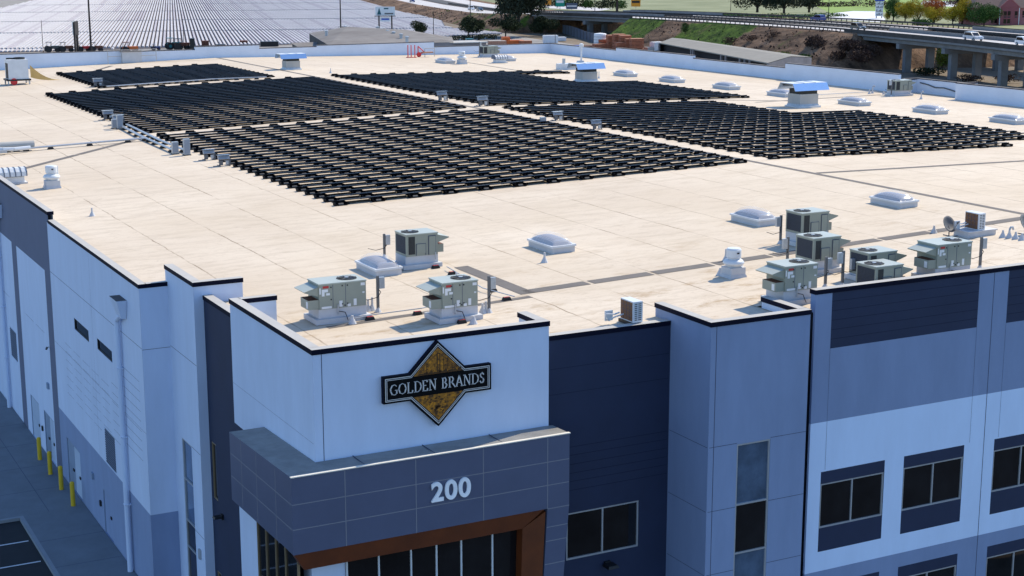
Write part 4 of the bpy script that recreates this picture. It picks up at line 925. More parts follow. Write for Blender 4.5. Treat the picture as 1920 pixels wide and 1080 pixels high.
# mobile work platform by the rear wall, warning rails
p = onroof(246, 118); t = thing('work_platform', 'thin metal guard frame with hatch by the far left parapet', 'guard rail', p); b = MB()
for x in (-2.6, -1.0, 1.2, 2.9):
    b.tube((x, 0, 0), (x, 0, 1.55), .035, 'cap_top', n=6)
for x0, x1 in ((-2.6, -1.0), (-1.0, 1.2), (1.2, 2.9)):
    for z in (1.5, .8): b.tube((x0, 0, z), (x1, 0, z), .03, 'cap_top', n=6)
b.build('rail', t); b = MB(); b.box(-1.0, 1.2, -.1, .9, .02, 1.25, 'curb_white'); b.box(-1.1, 1.3, -.2, 1.0, 1.25, 1.35, 'pile_roof'); b.build('hatch', t)
for i, (px, lab) in enumerate(((765, 'leftmost red warning post by the far parapet'), (771, 'second red warning post by the far parapet'), (778, 'third red warning post by the far parapet'))):
    p = onroof(px, 108); t = thing('warning_post', lab, 'post', p, 0, 'red warning posts'); b = MB(); b.tube((0, 0, 0), (0, 0, 1.5), .06, 'red', n=6); b.build('post', t); b = MB(); b.lathe([(.25, 0), (.22, .08), (.0001, .1)], 'red', 8); b.build('foot', t)
p = onroof(784, 107); t = thing('safety_cart', 'red wheeled safety cart with rail by the far parapet', 'cart', p); b = MB(); b.path([(0, 0, 0), (0, 0, 1.3), (.9, 0, .5), (0, 0, .4)], .06, 'red'); b.path([(.9, 0, 0), (.9, 0, 1.0), (2.2, 0, 1.0), (2.2, 0, 0)], .04, 'cap_top'); b.build('frame', t); b = MB(); b.tube((.1, -.1, .3), (.1, .05, .3), .3, 'red', n=12); b.build('wheel', t)
b = MB(); b.box(.5, 1.9, -.3, .3, .45, .6, 'timber_light'); b.build('deck', t)
# vent stack group near the second hood
p = onroof(1066, 130); t = thing('flue_stack', 'white flue stacks and fan housing behind the second silver hood', 'flue', p); b = MB(); b.tube((1.6, 0, 0), (1.6, 0, 2.5), .1, 'metal_white'); b.lathe([(.25, 2.4), (.25, 2.7), (.0001, 2.8)], 'metal_white', 10, (1.6, 0, 0)); b.tube((-.6, 0, 0), (-.6, 0, 1.2), .18, 'galvanized'); b.build('stack', t); b = MB(); b.box(-1.3, 1.2, -.5, .5, 0, .65, 'metal_white'); b.frust(.9, 2.1, -.5, .5, 0, .9, .3, .3, 'galvanized'); b.build('fan_housing', t)

# ================================================================== surroundings
# crop field: long plastic covered beds, broken by cross alleys
DIR = Vector((.268, .963)); PER = Vector((.963, -.268)); O0 = Vector((122, 445))
def st(x, y): v = Vector((x, y))-O0; return v.dot(DIR), v.dot(PER)
def xy(s, t): p = O0+DIR*s+PER*t; return p.x, p.y
fieldpoly = [(20, 436.5), (163, 434.5), (239, 459), (237, 470), (240, 510), (262, 560), (283, 640), (316, 740), (350, 830), (420, 1050), (400, 1090), (215, 1010), (173, 900), (128, 762), (40, 600)]
sheet('field_soil', fieldpoly, -.14, 'soil')
def inside(x, y):
    r = False; n = len(fieldpoly)
    for i in range(n):
        x0, y0 = fieldpoly[i]; x1, y1 = fieldpoly[(i+1) % n]
        if (y0 > y) != (y1 > y) and x < (x1-x0)*(y-y0)/(y1-y0)+x0: r = not r
    return r
alleys = [-400, -7, 82, 170, 268, 368, 480, 600, 720]
b = MB(); rg = random.Random(5)
for k in range(-150, 240):
    t = k*1.15+.1
    for a, e in zip(alleys, alleys[1:]):
        segs = []; s = a+2; cur = None
        while s < e-2:
            ok = inside(*xy(s, t))
            if ok and cur is None: cur = s
            if not ok and cur is not None: segs.append((cur, s)); cur = None
            s += 4
        if cur is not None: segs.append((cur, e-2.5+rg.random()*.8))
        for s0, s1 in segs:
            if s1-s0 < 5: continue
            h = .30+rg.random()*.05; m = 'mulch' if rg.random() < .8 else 'mulch2'
            q = lambda s, u, z: (*xy(s, t+u), z-.14)
            b.face([q(s0, -.35, 0), q(s0, -.27, h), q(s1, -.27, h), q(s1, -.35, 0)][::-1], m); b.face([q(s0, -.27, h), q(s0, .27, h), q(s1, .27, h), q(s1, -.27, h)][::-1], m)
            b.face([q(s0, .27, h), q(s0, .35, 0), q(s1, .35, 0), q(s1, .27, h)][::-1], m); b.face([q(s0, -.35, 0), q(s0, .35, 0), q(s0, .27, h), q(s0, -.27, h)], m)
tag(b.build('crop_rows'), 'long rows of white plastic covered crop beds', 'crop rows', None, 'stuff')
sheet('yard_ground', [(-60, 180.5), (206, 180.5), (216, 300), (226, 392), (233, 440), (163, 432), (-60, 434)], -.142, 'yard')
sheet('dirt_road', [(163, 434.2), (233, 440), (246, 478), (268, 540), (286, 600), (301, 664), (330, 760), (322, 760), (294, 664), (279, 604), (259, 545), (240, 486), (233, 459)], -.136, 'dirt_road')
sheet('dirt_road', [(0, 700), (128, 762), (180, 905), (230, 1010), (205, 1010), (150, 905), (108, 762), (0, 760)], -.137, 'dirt_road')

# highway: near edge path, rail top height
PATH = [(205, 150, 8.6), (218, 200, 8.6), (226, 230, 8.6), (231, 249.5, 8.6), (237, 275, 8.4), (243, 300, 8.3), (248, 331, 8.0), (249.5, 360, 7.8), (251, 385, 7.6), (251.5, 403, 7.4), (247, 440, 7.1), (246, 458, 6.8), (250, 481, 5.9), (261, 530, 4.5), (277, 588, 3.8), (291, 648, 3.7), (312, 720, 3.6), (350, 850, 3.6), (460, 1200, 3.6)]
def resample(P, step):
    out = []
    for (x0, y0, z0), (x1, y1, z1) in zip(P, P[1:]):
        L_ = math.hypot(x1-x0, y1-y0); n = max(1, int(L_/step))
        for i in range(n): f = i/n; out.append((x0+(x1-x0)*f, y0+(y1-y0)*f, z0+(z1-z0)*f))
    out.append(P[-1]); return out
def smooth(P, it=3):
    for _ in range(it): P = [P[0]]+[tuple((a+2*b_+c)/4 for a, b_, c in zip(P[i-1], P[i], P[i+1])) for i in range(1, len(P)-1)]+[P[-1]]
    return P
PTH = smooth(resample(PATH, 6), 4)
def nrm(i):
    a, c = PTH[max(0, i-1)], PTH[min(len(PTH)-1, i+1)]; d = Vector((c[0]-a[0], c[1]-a[1])).normalized(); return Vector((d.y, -d.x))
NR = [nrm(i) for i in range(len(PTH))]
def off(i, o, dz): p = PTH[i]; n = NR[i]; return (p[0]+n.x*o, p[1]+n.y*o, p[2]+dz)
def ribbon(b, sel, profile, m):   # profile: list of (offset, dz)
    for i in range(len(PTH)-1):
        if not sel(PTH[i][1], PTH[i+1][1]): continue
        for (o0, d0), (o1, d1) in zip(profile, profile[1:]):
            b.face([off(i, o0, d0), off(i, o1, d1), off(i+1, o1, d1), off(i+1, o0, d0)][::-1], m)
RDZ = -.75
anyw = lambda a, c: True
b = MB(); ribbon(b, anyw, [(.3, RDZ), (11.5, RDZ)], 'road'); tag(b.build('highway'), kind='structure')
b = MB(); ribbon(b, anyw, [(22, RDZ), (33, RDZ)], 'road'); tag(b.build('highway'), kind='structure')
b = MB()
for o_ in (1.6, 5.4, 9.6): ribbon(b, anyw, [(o_, RDZ+.02), (o_+.15, RDZ+.02)], 'line_white')
tag(b.build('lane_marking'), kind='structure')
# embankment terrain
def grassy(x, y):
    g = .0
    for y0, y1, w_ in ((332, 366, .55), (380, 404, .55), (306, 312, .3), (455, 475, .4), (480, 530, .36), (560, 590, .2)):
        if y0 < y < y1: g = w_
    return g
def embank(name, y0, y1, c0, c1):
    vs = []; fs = []; gv = []
    idx = [i for i in range(len(PTH)) if y0 <= PTH[i][1] <= y1]; nrow = 12; rg = random.Random(2)
    for q, i in enumerate(idx):
        z = PTH[i][2]-.8; far = 50; dist = 0
        run = 1.55*z+1.0 if PTH[i][1] < 450 else (8.5 if PTH[i][1] < 620 else 9)
        for k in range(nrow+1):
            f = k/nrow; o_ = -run+(run-.6)*f; zz = z*f
            wv = (rg.random()-.5)*.35*math.sin(math.pi*f)
            p = off(i, o_, 0); vs.append((p[0], p[1], zz+wv-.15*(1-f))); gv.append(grassy(p[0], PTH[i][1]+(1-f)*-6))
        for o_, dz in ((0.28, RDZ-.02), (34, RDZ-.02), (40, RDZ-.3)):
            p = off(i, o_, dz); vs.append((p[0], p[1], p[2])); gv.append(.1)
        p = off(i, 56, 0); vs.append((p[0], p[1], -.15)); gv.append(.3)
    W_ = nrow+5
    for q in range(len(idx)-1):
        for k in range(W_-1): a = q*W_+k; fs.append((a, a+1, a+W_+1, a+W_))
    # end slopes
    for end, c in ((0, c0), (len(idx)-1, c1)):
        i = idx[end]; d = Vector((NR[i].y, -NR[i].x))*(1 if end == 0 else -1); base = end*W_; n0 = len(vs)
        for k in range(W_):
            v = vs[base+k]; z = v[2]+.15; vs.append((v[0]+d.x*z*c, v[1]+d.y*z*c, -.16)); gv.append(.15)
        for k in range(W_-1):
            q_ = (base+k, base+k+1, n0+k+1, n0+k); fs.append(q_ if end else q_[::-1])
    me = bpy.data.meshes.new(name); me.from_pydata(vs, [], fs); me.materials.append(M['slope'])
    at_ = me.attributes.new('grass', 'FLOAT', 'POINT'); at_.data.foreach_set('value', gv); me.update()
    for p in me.polygons: p.use_smooth = True
    o = bpy.data.objects.new(name, me); COL.objects.link(o); tag(o, kind='structure')
# signs of the end slope direction: NR=(dy,-dx) -> tangent t=(-n.y, n.x); the start slopes backwards (-t)
embank('embankment', 286, 404, 1.3, 1.2); embank('embankment', 454, 1200, .25, 0)
# decks over the side road and the flood plain
def deck(name, sel, o0, o1, lab):
    t = thing(name, lab, 'bridge'); b = MB()
    ribbon(b, sel, [(o1, -.82), (o0, -.82)][::-1], 'road')
    ribbon(b, sel, [(o0-.02, -.9), (o0-.02, -1.35), (o0+.9, -1.55), (o0+.9, -2.3), (o1-.9, -2.3), (o1-.9, -1.55), (o1, -1.35), (o1, -.82)][::-1], 'bridge_concrete')
    ribbon(b, sel, [(o1, -.82), (o1, -1.35), (o1-.9, -1.55), (o1-.9, -2.3)], 'bridge_concrete'); b.build('girder', t)
    b = MB(); ribbon(b, sel, [(o0+.26, -.8), (o0+.24, .0), (o0-.02, .0), (o0-.04, -.92)][::-1], 'rail_dark'); b.build('parapet', t)
    b = MB(); ribbon(b, sel, [(o1-.24, -.8), (o1-.24, .0), (o1, .0), (o1, -.9)][::-1], 'bridge_concrete'); b.build('parapet', t)
    return t
v1 = deck('road_bridge', lambda a, c: a < 292, 0, 12, 'concrete viaduct carrying the near lanes above the flood plain')
v2 = deck('road_bridge', lambda a, c: a < 292, 22, 34, 'concrete viaduct of the far lanes, behind the near one')
v3 = deck('road_bridge', lambda a, c: 398 < a < 456, 0, 12, 'short concrete overpass above the side road, near lanes')
v4 = deck('road_bridge', lambda a, c: 398 < a < 456, 22, 34, 'short concrete overpass above the side road, far lanes')
def bent(x, y, z, t, cols, ang=.0):
    b = MB(); T = Matrix.Translation((x, y, 0)) @ Matrix.Rotation(ang, 4, 'Z'); b.box(0, 10.8, -.7, .7, z-3.4, z-2.28, 'bridge_concrete', T=T); b.build('pier_cap', t)
    for cx in cols:
        b = MB(); b.box(cx-.75, cx+.75, -.65, .65, -1.5, z-3.42, 'bridge_concrete', T=T); b.build('pier', t)
for y, dx in ((229.8, 0), (249.5, 0), (269, 0), (210, 0)):
    i = min(range(len(PTH)), key=lambda j: abs(PTH[j][1]-y)); p = PTH[i]; a = math.atan2(NR[i].y, NR[i].x)
    bent(p[0]+.3, p[1], p[2], v1, (2.4, 8.0), a)
    p2 = off(i, 22.5, 0); bent(p2[0], p2[1], p2[2], v2, (2.4, 8.0), a)
i = min(range(len(PTH)), key=lambda j: abs(PTH[j][1]-430)); p = PTH[i]; a = math.atan2(NR[i].y, NR[i].x); bent(p[0]+.3, p[1], p[2], v3, (2.4, 8.0), a); p2 = off(i, 22.5, 0); bent(p2[0], p2[1], p2[2], v4, (2.4, 8), a)
# guard rails
def guard(name, y0, y1, o_, lab, step=1, hh=0.0):
    t = thing(name, lab, 'guard rail'); b = MB(); sel = lambda a, c: y0 <= a < y1
    ribbon(b, sel, [(o_, -.38+hh), (o_-.04, -.30+hh), (o_-.04, -.06+hh), (o_, .02+hh)][::-1], 'rail_dark'); ribbon(b, sel, [(o_+.02, .02+hh), (o_+.02, -.38+hh)][::-1], 'rail_dark'); b.build('rail', t)
    b = MB(); ids = [i for i in range(len(PTH)-1) if y0 <= PTH[i][1] < y1]
    for i in ids:
        for f in (0, .33, .67):
            a, c = off(i, o_+.1, 0), off(i+1, o_+.1, 0); q = Vector(a).lerp(Vector(c), f); b.box(q.x-.09, q.x+.09, q.y-.09, q.y+.09, q.z-.95, q.z+hh, 'rail_dark')
    tag(b.build('post', t), None, None, None, 'stuff')
guard('guard_rail', 286, 404, 0, 'dark guard rail on posts along the near edge of the embankment'); guard('guard_rail', 150, 404, 12.4, 'dark median guard rail nearer the foreground lanes', hh=-.05); guard('guard_rail', 150, 404, 20.6, 'dark median guard rail nearer the far lanes', hh=.0); guard('guard_rail', 150, 450, 34.2, 'dark guard rail along the far side of the highway', hh=.15)
guard('guard_rail', 404, 640, 12.6, 'dark median rail beside the cars at the upper left stretch of highway', hh=.2)
b = MB(); ribbon(b, lambda a, c: a > 286, [(12.2, RDZ+.04), (13.5, RDZ+.35), (19.5, RDZ+.35), (21, RDZ+.04)], 'rail_dark'); tag(b.build('median_strip'), kind='structure')

# trees: clumps of small leaf faces on limbs
def crown(b, blobs, n, size, m, rg):
    for (x, y, z, rx, ry, rz_) in blobs:
        k = int(n)
        for _ in range(k):
            th = rg.random()*2*math.pi; ph = math.acos(2*rg.random()-1); r = (.45+.6*rg.random()**.5)
            if rg.random() < .12: r *= 1.18
            c = Vector((x+rx*r*math.sin(ph)*math.cos(th), y+ry*r*math.sin(ph)*math.sin(th), z+rz_*r*math.cos(ph)))
            u = Vector((rg.gauss(0, 1), rg.gauss(0, 1), rg.gauss(0, 1))).normalized(); v = u.orthogonal().normalized(); s = size*(.5+rg.random())
            w_ = u.cross(v); b.face([c+v*s, c+w_*s*.7, c-v*s*.9, c-w_*s*.6], m)
def tree(px, py, h, w_, m, lab, z=0.0, sub=6, n=150, size=.45, trunk=.3, group='trees beyond the warehouse', name='tree', pos=None, tall=False):
    p = Vector(pos) if pos else at(px, py, z); t = thing(name, lab, 'tree', p, 0, group); rg = random.Random(int(px*31+py)); b = MB()
    blobs = []
    for k in range(sub):
        a = rg.random()*6.28; rr = w_*.30*rg.random()**.5; zz = h*(trunk+(1-trunk)*(.25+.5*(k+.5)/sub)); f = 1-.5*abs((k+.5)/sub-.4)
        blobs.append((rr*1.25*math.cos(a), rr*1.25*math.sin(a), zz, w_*.36*f, w_*.36*f, h*(1-trunk)*.29))
    tr = MB(); r = max(.12, h*.028); tr.tube((0, 0, -.3), (0, 0, h*trunk*1.1), r*1.3, 'bark', r, n=7)
    for bl in blobs: tr.tube((0, 0, h*trunk*.9), (bl[0]*.8, bl[1]*.8, bl[2]), r*.6, 'bark', r*.2, n=5)
    tr.build('trunk', t); crown(b, blobs, n*4, size*.52, m, rg); b.build('crown', t); return t
def bush(px, py, h, w_, m, lab, z=0.0, n=260, size=.35, cat='shrub', name='shrub', depth=None, pos=None, group='shrubs beyond the warehouse'):
    p = Vector(pos) if pos else at(px, py, z); t = thing(name, lab, cat, p, 0, group); rg = random.Random(int(px*17+py)); b = MB(); d = depth or w_
    bl = [((rg.random()-.5)*w_*.55, (rg.random()-.5)*d*.55, h*.45+rg.random()*h*.12, w_*.28, d*.28, h*.42) for _ in range(4)]
    s = MB()
    for q in bl: s.tube((q[0]*.2, q[1]*.2, -.2), (q[0], q[1], q[2]), .07, 'bark', .03, n=4)
    s.build('stem', t); crown(b, bl, n/2, size*.72, m, rg); b.build('foliage', t); return t
tree(878, 74, 6.9, 8.4, 'leaf_dark', 'dark round tree left of the three beyond the yard, by the teal cart', trunk=.28, n=260, size=.38)
tree(948, 71, 6.4, 8.6, 'leaf_dark', 'dark tree between two others beyond the yard', trunk=.3, n=220, size=.38)
tree(1023, 68, 6.2, 7.9, 'leaf_dark', 'low dark tree in front of the green bank', trunk=.15, n=220, size=.38)
tree(786, 67, 4.8, 5.5, 'leaf_dark', 'small dark tree behind the grey gabled roof', trunk=.1, n=160, size=.3)
tree(972, 46, 17, 15, 'leaf_euc', 'large eucalyptus hiding the highway bend', z=3.5, sub=10, n=420, size=.6, trunk=.12)
tree(955, 50, 11, 10, 'leaf_euc', 'lower dark eucalyptus at the foot of the bank', z=0, sub=7, n=300, size=.5, trunk=.1)
tree(1157, 22, 15, 15, 'leaf_euc', 'dark spreading tree above the overpass', z=3, sub=9, n=380, size=.6, trunk=.3)
tree(1420, 22, 17.2, 19.5, 'leaf_euc', 'broad grey green tree behind the highway, left one', z=1, sub=10, n=420, size=.6, trunk=.1)
tree(1470, 24, 16.1, 17.2, 'leaf_euc', 'broad grey green tree behind the highway, middle one', z=1, sub=10, n=420, size=.6, trunk=.1)
tree(1517, 22, 15.4, 12.1, 'leaf_euc', 'broad grey green tree behind the highway, right one', z=1, sub=8, n=350, size=.6, trunk=.1)
tree(1675, 38, 9.2, 5.9, 'leaf_green', 'dark green conical tree right of the price sign', sub=7, n=240, size=.3, trunk=.08)
tree(1663, 38, 3.6, 2.8, 'leaf_yellow', 'little yellow bush at the foot of the price sign', sub=4, n=120, size=.22, trunk=.1)
tree(1697, 40, 7.6, 7.3, 'leaf_yellow', 'yellow tree left of the rust red one', sub=7, n=240, size=.3, trunk=.12)
tree(1722, 41, 8.4, 7.6, 'leaf_yellow', 'yellow tree touching the rust red one', sub=7, n=240, size=.3, trunk=.12)
tree(1750, 43, 10.3, 6.8, 'leaf_rust', 'rust red and yellow autumn tree', sub=7, n=260, size=.3, trunk=.12)
tree(1752, 45, 6.4, 7.0, 'leaf_yellow', 'low yellow tree in front of the rust red one', sub=6, n=220, size=.3, trunk=.12)
tree(1786, 46, 7.3, 7.0, 'leaf_yellow', 'yellow autumn tree left of the taller yellow one', sub=7, n=240, size=.3, trunk=.12)
tree(1804, 45, 9.5, 5.9, 'leaf_yellow', 'taller yellow tree nearest the pink house', sub=7, n=240, size=.3, trunk=.12)
tree(1845, 48, 8.1, 10.8, 'leaf_green', 'dark green tree in front of the pink house', sub=8, n=300, size=.35, trunk=.08)
tree(1812, 26, 9, 8, 'leaf_dark', 'dark tree behind the pink house roof', sub=8, n=300, size=.45, trunk=.1)
tree(1836, 14, 9, 9, 'leaf_dark', 'second dark tree behind the pink house roof', sub=8, n=300, size=.45, trunk=.1)
bush(1728, 50, 2.6, 7.5, 'leaf_green', 'dark hedge growing beside the far lanes', z=2.5, n=700, size=.3)
bush(1712, 122-4, 5.2, 4.5, 'leaf_bright', 'bright green bush between the viaduct piers', pos=(252, 272, 0), n=900, size=.22)
bush(1900, 132, 3.5, 5, 'leaf_bright', 'green bush between the rightmost viaduct piers', pos=(262, 243, 0), n=600, size=.22)
bush(1735, 140, 1.8, 7, 'leaf_dark', 'dark scrub at the foot of the viaduct', pos=(236, 258, -.1), n=500, size=.25)
bush(1790, 150, 1.6, 6, 'scrub', 'dry brush under the viaduct', pos=(231, 242, -.1), n=400, size=.2)
bush(1860, 155, 1.8, 6, 'scrub', 'second clump of dry brush under the viaduct', pos=(236, 237, -.1), n=400, size=.2)
bush(1530, 100, 2.6, 6, 'leaf_bright', 'green shrubs right of the long shed', pos=(229.5, 301, .4), n=700, size=.22)
bush(1545, 108, 2.6, 6, 'leaf_green', 'darker shrubs right of the long shed', pos=(230, 293, .2), n=700, size=.22)
for k in range(7): bush(1575+k*14, 95+k*5, 3.0, 6.5, 'scrub', '%s brown brush clump on the viaduct end slope' % ORD[k], pos=(238-k*1.1+((k*7) % 3), 299-k*4.2, 3.6-(k % 4)*.9), n=1100, size=.26, group='brown brush on the end slope')
bush(1268, 46, 3.0, 2.4, 'leaf_green', 'lone green shrub on the grassy bank', pos=(244, 364, 4.1), n=400, size=.2)
for k, (x, y, z) in enumerate(((243, 322, 4.6), (241, 330, 3.5), (240, 337, 2.6))): bush(1400+k, 60, 1.8, 4.5, 'scrub', '%s dark brush patch on the brown bank' % ORD[k], pos=(x, y, z), n=300, size=.2, group='dark brush on the bank')
for k in range(6): bush(855+k*14, 76-k*.6, 1.6, 4.5, 'leaf_dark', '%s low dark hedge ball beyond the yard, from the left' % ORD[k], n=220, size=.22)
bush(1258, 14, 3, 5, 'leaf_dark', 'dark bush beyond the far guard rail', pos=(325, 455, 0), n=400, size=.3); bush(1330, 20, 2, 4, 'leaf_dark', 'small dark bush beyond the far guard rail', pos=(312, 395, 0), n=300, size=.25)
for k in range(10): bush(1010+k*17, 13+k*.5, 4, 8, 'leaf_dark' if k % 3 else 'leaf_green', '%s dark bush of the row beyond the side road, from the left' % ORD[k], z=1, n=350, size=.4)
# far fields
sheet('green_field', [(318, 330), (420, 330), (640, 560), (900, 1500), (500, 1400), (330, 640)], -.139, 'field_olive')
sheet('green_field', [(440, 545), (560, 528), (720, 700), (720, 900), (505, 640)], -.134, 'field_green')
sheet('covered_field', [tuple(at(px, py, 0))[:2] for px, py in ((1500, 31), (1650, 41), (1660, 36), (1648, 21), (1600, 20), (1552, 25))], -.130, 'row_cover')
sheet('covered_field', [tuple(at(px, py, 0))[:2] for px, py in ((1725, 8), (1800, 13), (1802, 3), (1730, 1))], -.129, 'row_cover')
sheet('covered_field', [tuple(at(px, py, 0))[:2] for px, py in ((1000, 13), (1120, 20), (1150, 16), (1010, 7))], -.129, 'road')
b = MB(); rg = random.Random(9)
crown(b, [(430+rg.random()*500, 760+rg.random()*250, 3, 22, 14, 5) for _ in range(60)], 500, .7, 'leaf_dark', rg); tag(b.build('far_woods'), 'band of dark trees at the far edge of the fields', 'woods', None, 'stuff')
b = MB(); crown(b, [(330+rg.random()*110, 500+rg.random()*40, .3, 9, 5, 1.0) for _ in range(14)], 500, .28, 'leaf_green', rg); crown(b, [(480+rg.random()*160, 585+rg.random()*40, .6, 12, 5, 1.6) for _ in range(20)], 500, .34, 'scrub', rg); tag(b.build('field_scrub'), 'low dark scrub between the far fields', 'scrub', None, 'stuff')
# grass tufts and brush over the slope
b = MB(); b2 = MB(); rg = random.Random(21)
for _ in range(9000):
    i = rg.randrange(len(PTH)-1); y = PTH[i][1]
    if not (286 < y < 402 or (456 < y < 640 and rg.random() < .25)): continue
    z = PTH[i][2]-.8; run = 1.55*z+1.0 if y < 450 else 8.5; f = rg.random(); p = off(i, -run+(run-.8)*f, 0); x, yy = p[0]+rg.random()*2, p[1]+rg.random()*4; zz = z*f-.1; g_ = grassy(0, y)
    s = .12+.25*rg.random(); a = rg.random()*3.14; dx, dy = s*math.cos(a), s*math.sin(a)
    (b2 if rg.random() < g_*1.6 else b).face([(x-dx, yy-dy, zz), (x+dx, yy+dy, zz), (x+dx*.4, yy, zz+s*1.6), (x-dx*.5, yy, zz+s*1.2)], 'leaf_green' if rg.random() < g_*1.4 else 'scrub')
tag(b.build('brush'), 'dry brush tufts scattered over the highway banks', 'brush', None, 'stuff'); tag(b2.build('grass'), 'green grass tufts on the highway banks', 'grass', None, 'stuff')

# buildings
def gable_shed():
    t = thing('shed', 'long low open shed with pale metal roof below the bank', 'shed', (0, 0, 0)); A = at(1236, 80, 5.4); Bp = at(1440, 118, 5.4); Cp = at(1522, 107, 5.4); Dp = at(1283, 73, 5.4)
    e = 4.9; b = MB()
    A1, B1, C1, D1 = [Vector((p.x, p.y, 5.4)) for p in (A, Bp, Cp, Dp)]
    M0, M1 = (A1+D1)/2+Vector((0, 0, .7)), (B1+C1)/2+Vector((0, 0, .7))
    for q in ((A1, B1, M1, M0), (M0, M1, C1, D1)): b.face(q, 'shed_roof'); b.face([p-Vector((0, 0, .12)) for p in q][::-1], 'shed_roof')
    b.face([A1, B1, B1-Vector((0, 0, .2)), A1-Vector((0, 0, .2))], 'shed_roof'); b.build('roof', t)
    b = MB(); dn = lambda p: Vector((p.x, p.y, -.15))
    b.face([B1-Vector((0, 0, .1)), M1-Vector((0, 0, .1)), C1-Vector((0, 0, .1)), dn(C1), dn(B1)], 'shed_wall_light'); b.face([C1-Vector((0, 0, .1)), D1-Vector((0, 0, .1)), dn(D1), dn(C1)], 'shed_wall'); b.face([D1-Vector((0, 0, .1)), M0-Vector((0, 0, .1)), A1-Vector((0, 0, .1)), dn(A1), dn(D1)], 'shed_wall'); b.build('wall', t)
    for f in (.0, .34, .36, .62, .66, .78, .82, .86, 1):
        q = A1.lerp(B1, f); b = MB(); b.box(q.x-.2, q.x+.2, q.y-.15, q.y+.15, -.15, 5.2, 'shed_wall_light'); b.build('post', t)
    b = MB(); d = (D1-A1)*.12; a, c = A1.lerp(B1, .005)+d, A1.lerp(B1, .995)+d; b.hexa([(a.x, a.y, -.1), (c.x, c.y, -.1), (c.x+.3, c.y, -.1), (a.x+.3, a.y, -.1), (a.x, a.y, 5.2), (c.x, c.y, 5.2), (c.x+.3, c.y, 5.2), (a.x+.3, a.y, 5.2)], 'bay_shade'); b.build('interior_shade', t)  # black sheet added behind the posts as the shed's interior shade
    b = MB(); d = (D1-A1)*.08
    for f0, f1, m in ((.37, .44, 'rust'), (.68, .75, 'timber')):
        a, c = A1.lerp(B1, f0)+d, A1.lerp(B1, f1)+d; h = 3.6 if m != 'shed_wall' else 4.9
        b.hexa([(a.x, a.y, -.1), (c.x, c.y, -.1), (c.x+d.x, c.y+d.y, -.1), (a.x+d.x, a.y+d.y, -.1), (a.x, a.y, h), (c.x, c.y, h), (c.x+d.x, c.y+d.y, h), (a.x+d.x, a.y+d.y, h)], m)
    tag(b.build('bay_wall', t))
gable_shed()
def grey_shed():
    t = thing('shed', 'wide grey shed with low gabled roof beyond the rear parapet', 'shed'); z = 4.2
    L0, L1 = at(582, 60, z), at(614, 83, z); R1_ = at(835, 79, z); R0 = at(760, 62, z); rid0, rid1 = at(660, 49, z+1.8), at(755, 56, z+1.8); rid0 = at(640, 51, z+1.6)
    b = MB(); e0, e1 = at(592, 62, z), at(616, 84, z); far0, far1 = at(600, 58, z+.2), at(815, 66, z)
    # front slope, rising to a ridge, and the back slope beyond it
    P = [at(580, 62, z), at(616, 85, z), at(850, 79, z), at(650, 50, z+1.9), at(760, 55.5, z+1.9)]
    b.face([P[0], P[1], P[2], P[4], P[3]], 'pile_roof'); q = P[2]+Vector((14, 30, -.6)); b.face([P[3], P[4], P[2], q, P[3]+Vector((12, 40, -1.9)), ][:5], 'pile_roof'); b.build('roof', t)
    b = MB(); dn = lambda p: Vector((p.x, p.y, -.15)); up = lambda p: Vector((p.x, p.y, p.z-.08))
    b.face([up(P[0]), up(P[1]), dn(P[1]), dn(P[0])], 'shed_wall'); b.face([up(P[1]), up(P[2]), dn(P[2]), dn(P[1])], 'shed_wall_light'); b.build('wall', t)
    for px, py in ((648, 53), (708, 54), (715, 57), (727, 61), (738, 64), (752, 68), (763, 73), (612, 62)):
        r = at(px, py, z+1.2); c = MB(); c.lathe([(.4, -1.4), (.4, .3), (.55, .35), (.55, .6), (.0001, .75)], 'galvanized', 8, r); c.build('roof_vent', t)
grey_shed()
p = at(590, 84, 2.6); t = thing('lean_to', 'small grey lean to in front of the wide grey shed', 'shed', p); b = MB(); b.hexa([(-5, -3, -2.7), (5, -3, -2.7), (5, 3, -2.7), (-5, 3, -2.7), (-5, -3, -.6), (5, -3, -.6), (5, 3, .3), (-5, 3, .3)], 'shed_wall', 'pile_roof'); b.build('wall', t); b = MB(); b.hexa([(-5.4, -3.4, -.55), (5.4, -3.4, -.55), (5.4, 3.3, .35), (-5.4, 3.3, .35), (-5.4, -3.4, -.4), (5.4, -3.4, -.4), (5.4, 3.3, .5), (-5.4, 3.3, .5)], 'pile_roof'); b.build('roof', t)
p = at(880, 80, 2.4); t = thing('lean_to', 'low pale flat roofed store beyond the rear parapet', 'shed', p); b = MB(); b.box(-12, 4, -2, 6, -2.6, .0, 'shed_wall_light'); b.build('wall', t); b = MB(); b.box(-12.4, 4.4, -2.4, 6.4, 0.0, .25, 'cap_top'); b.build('roof', t)
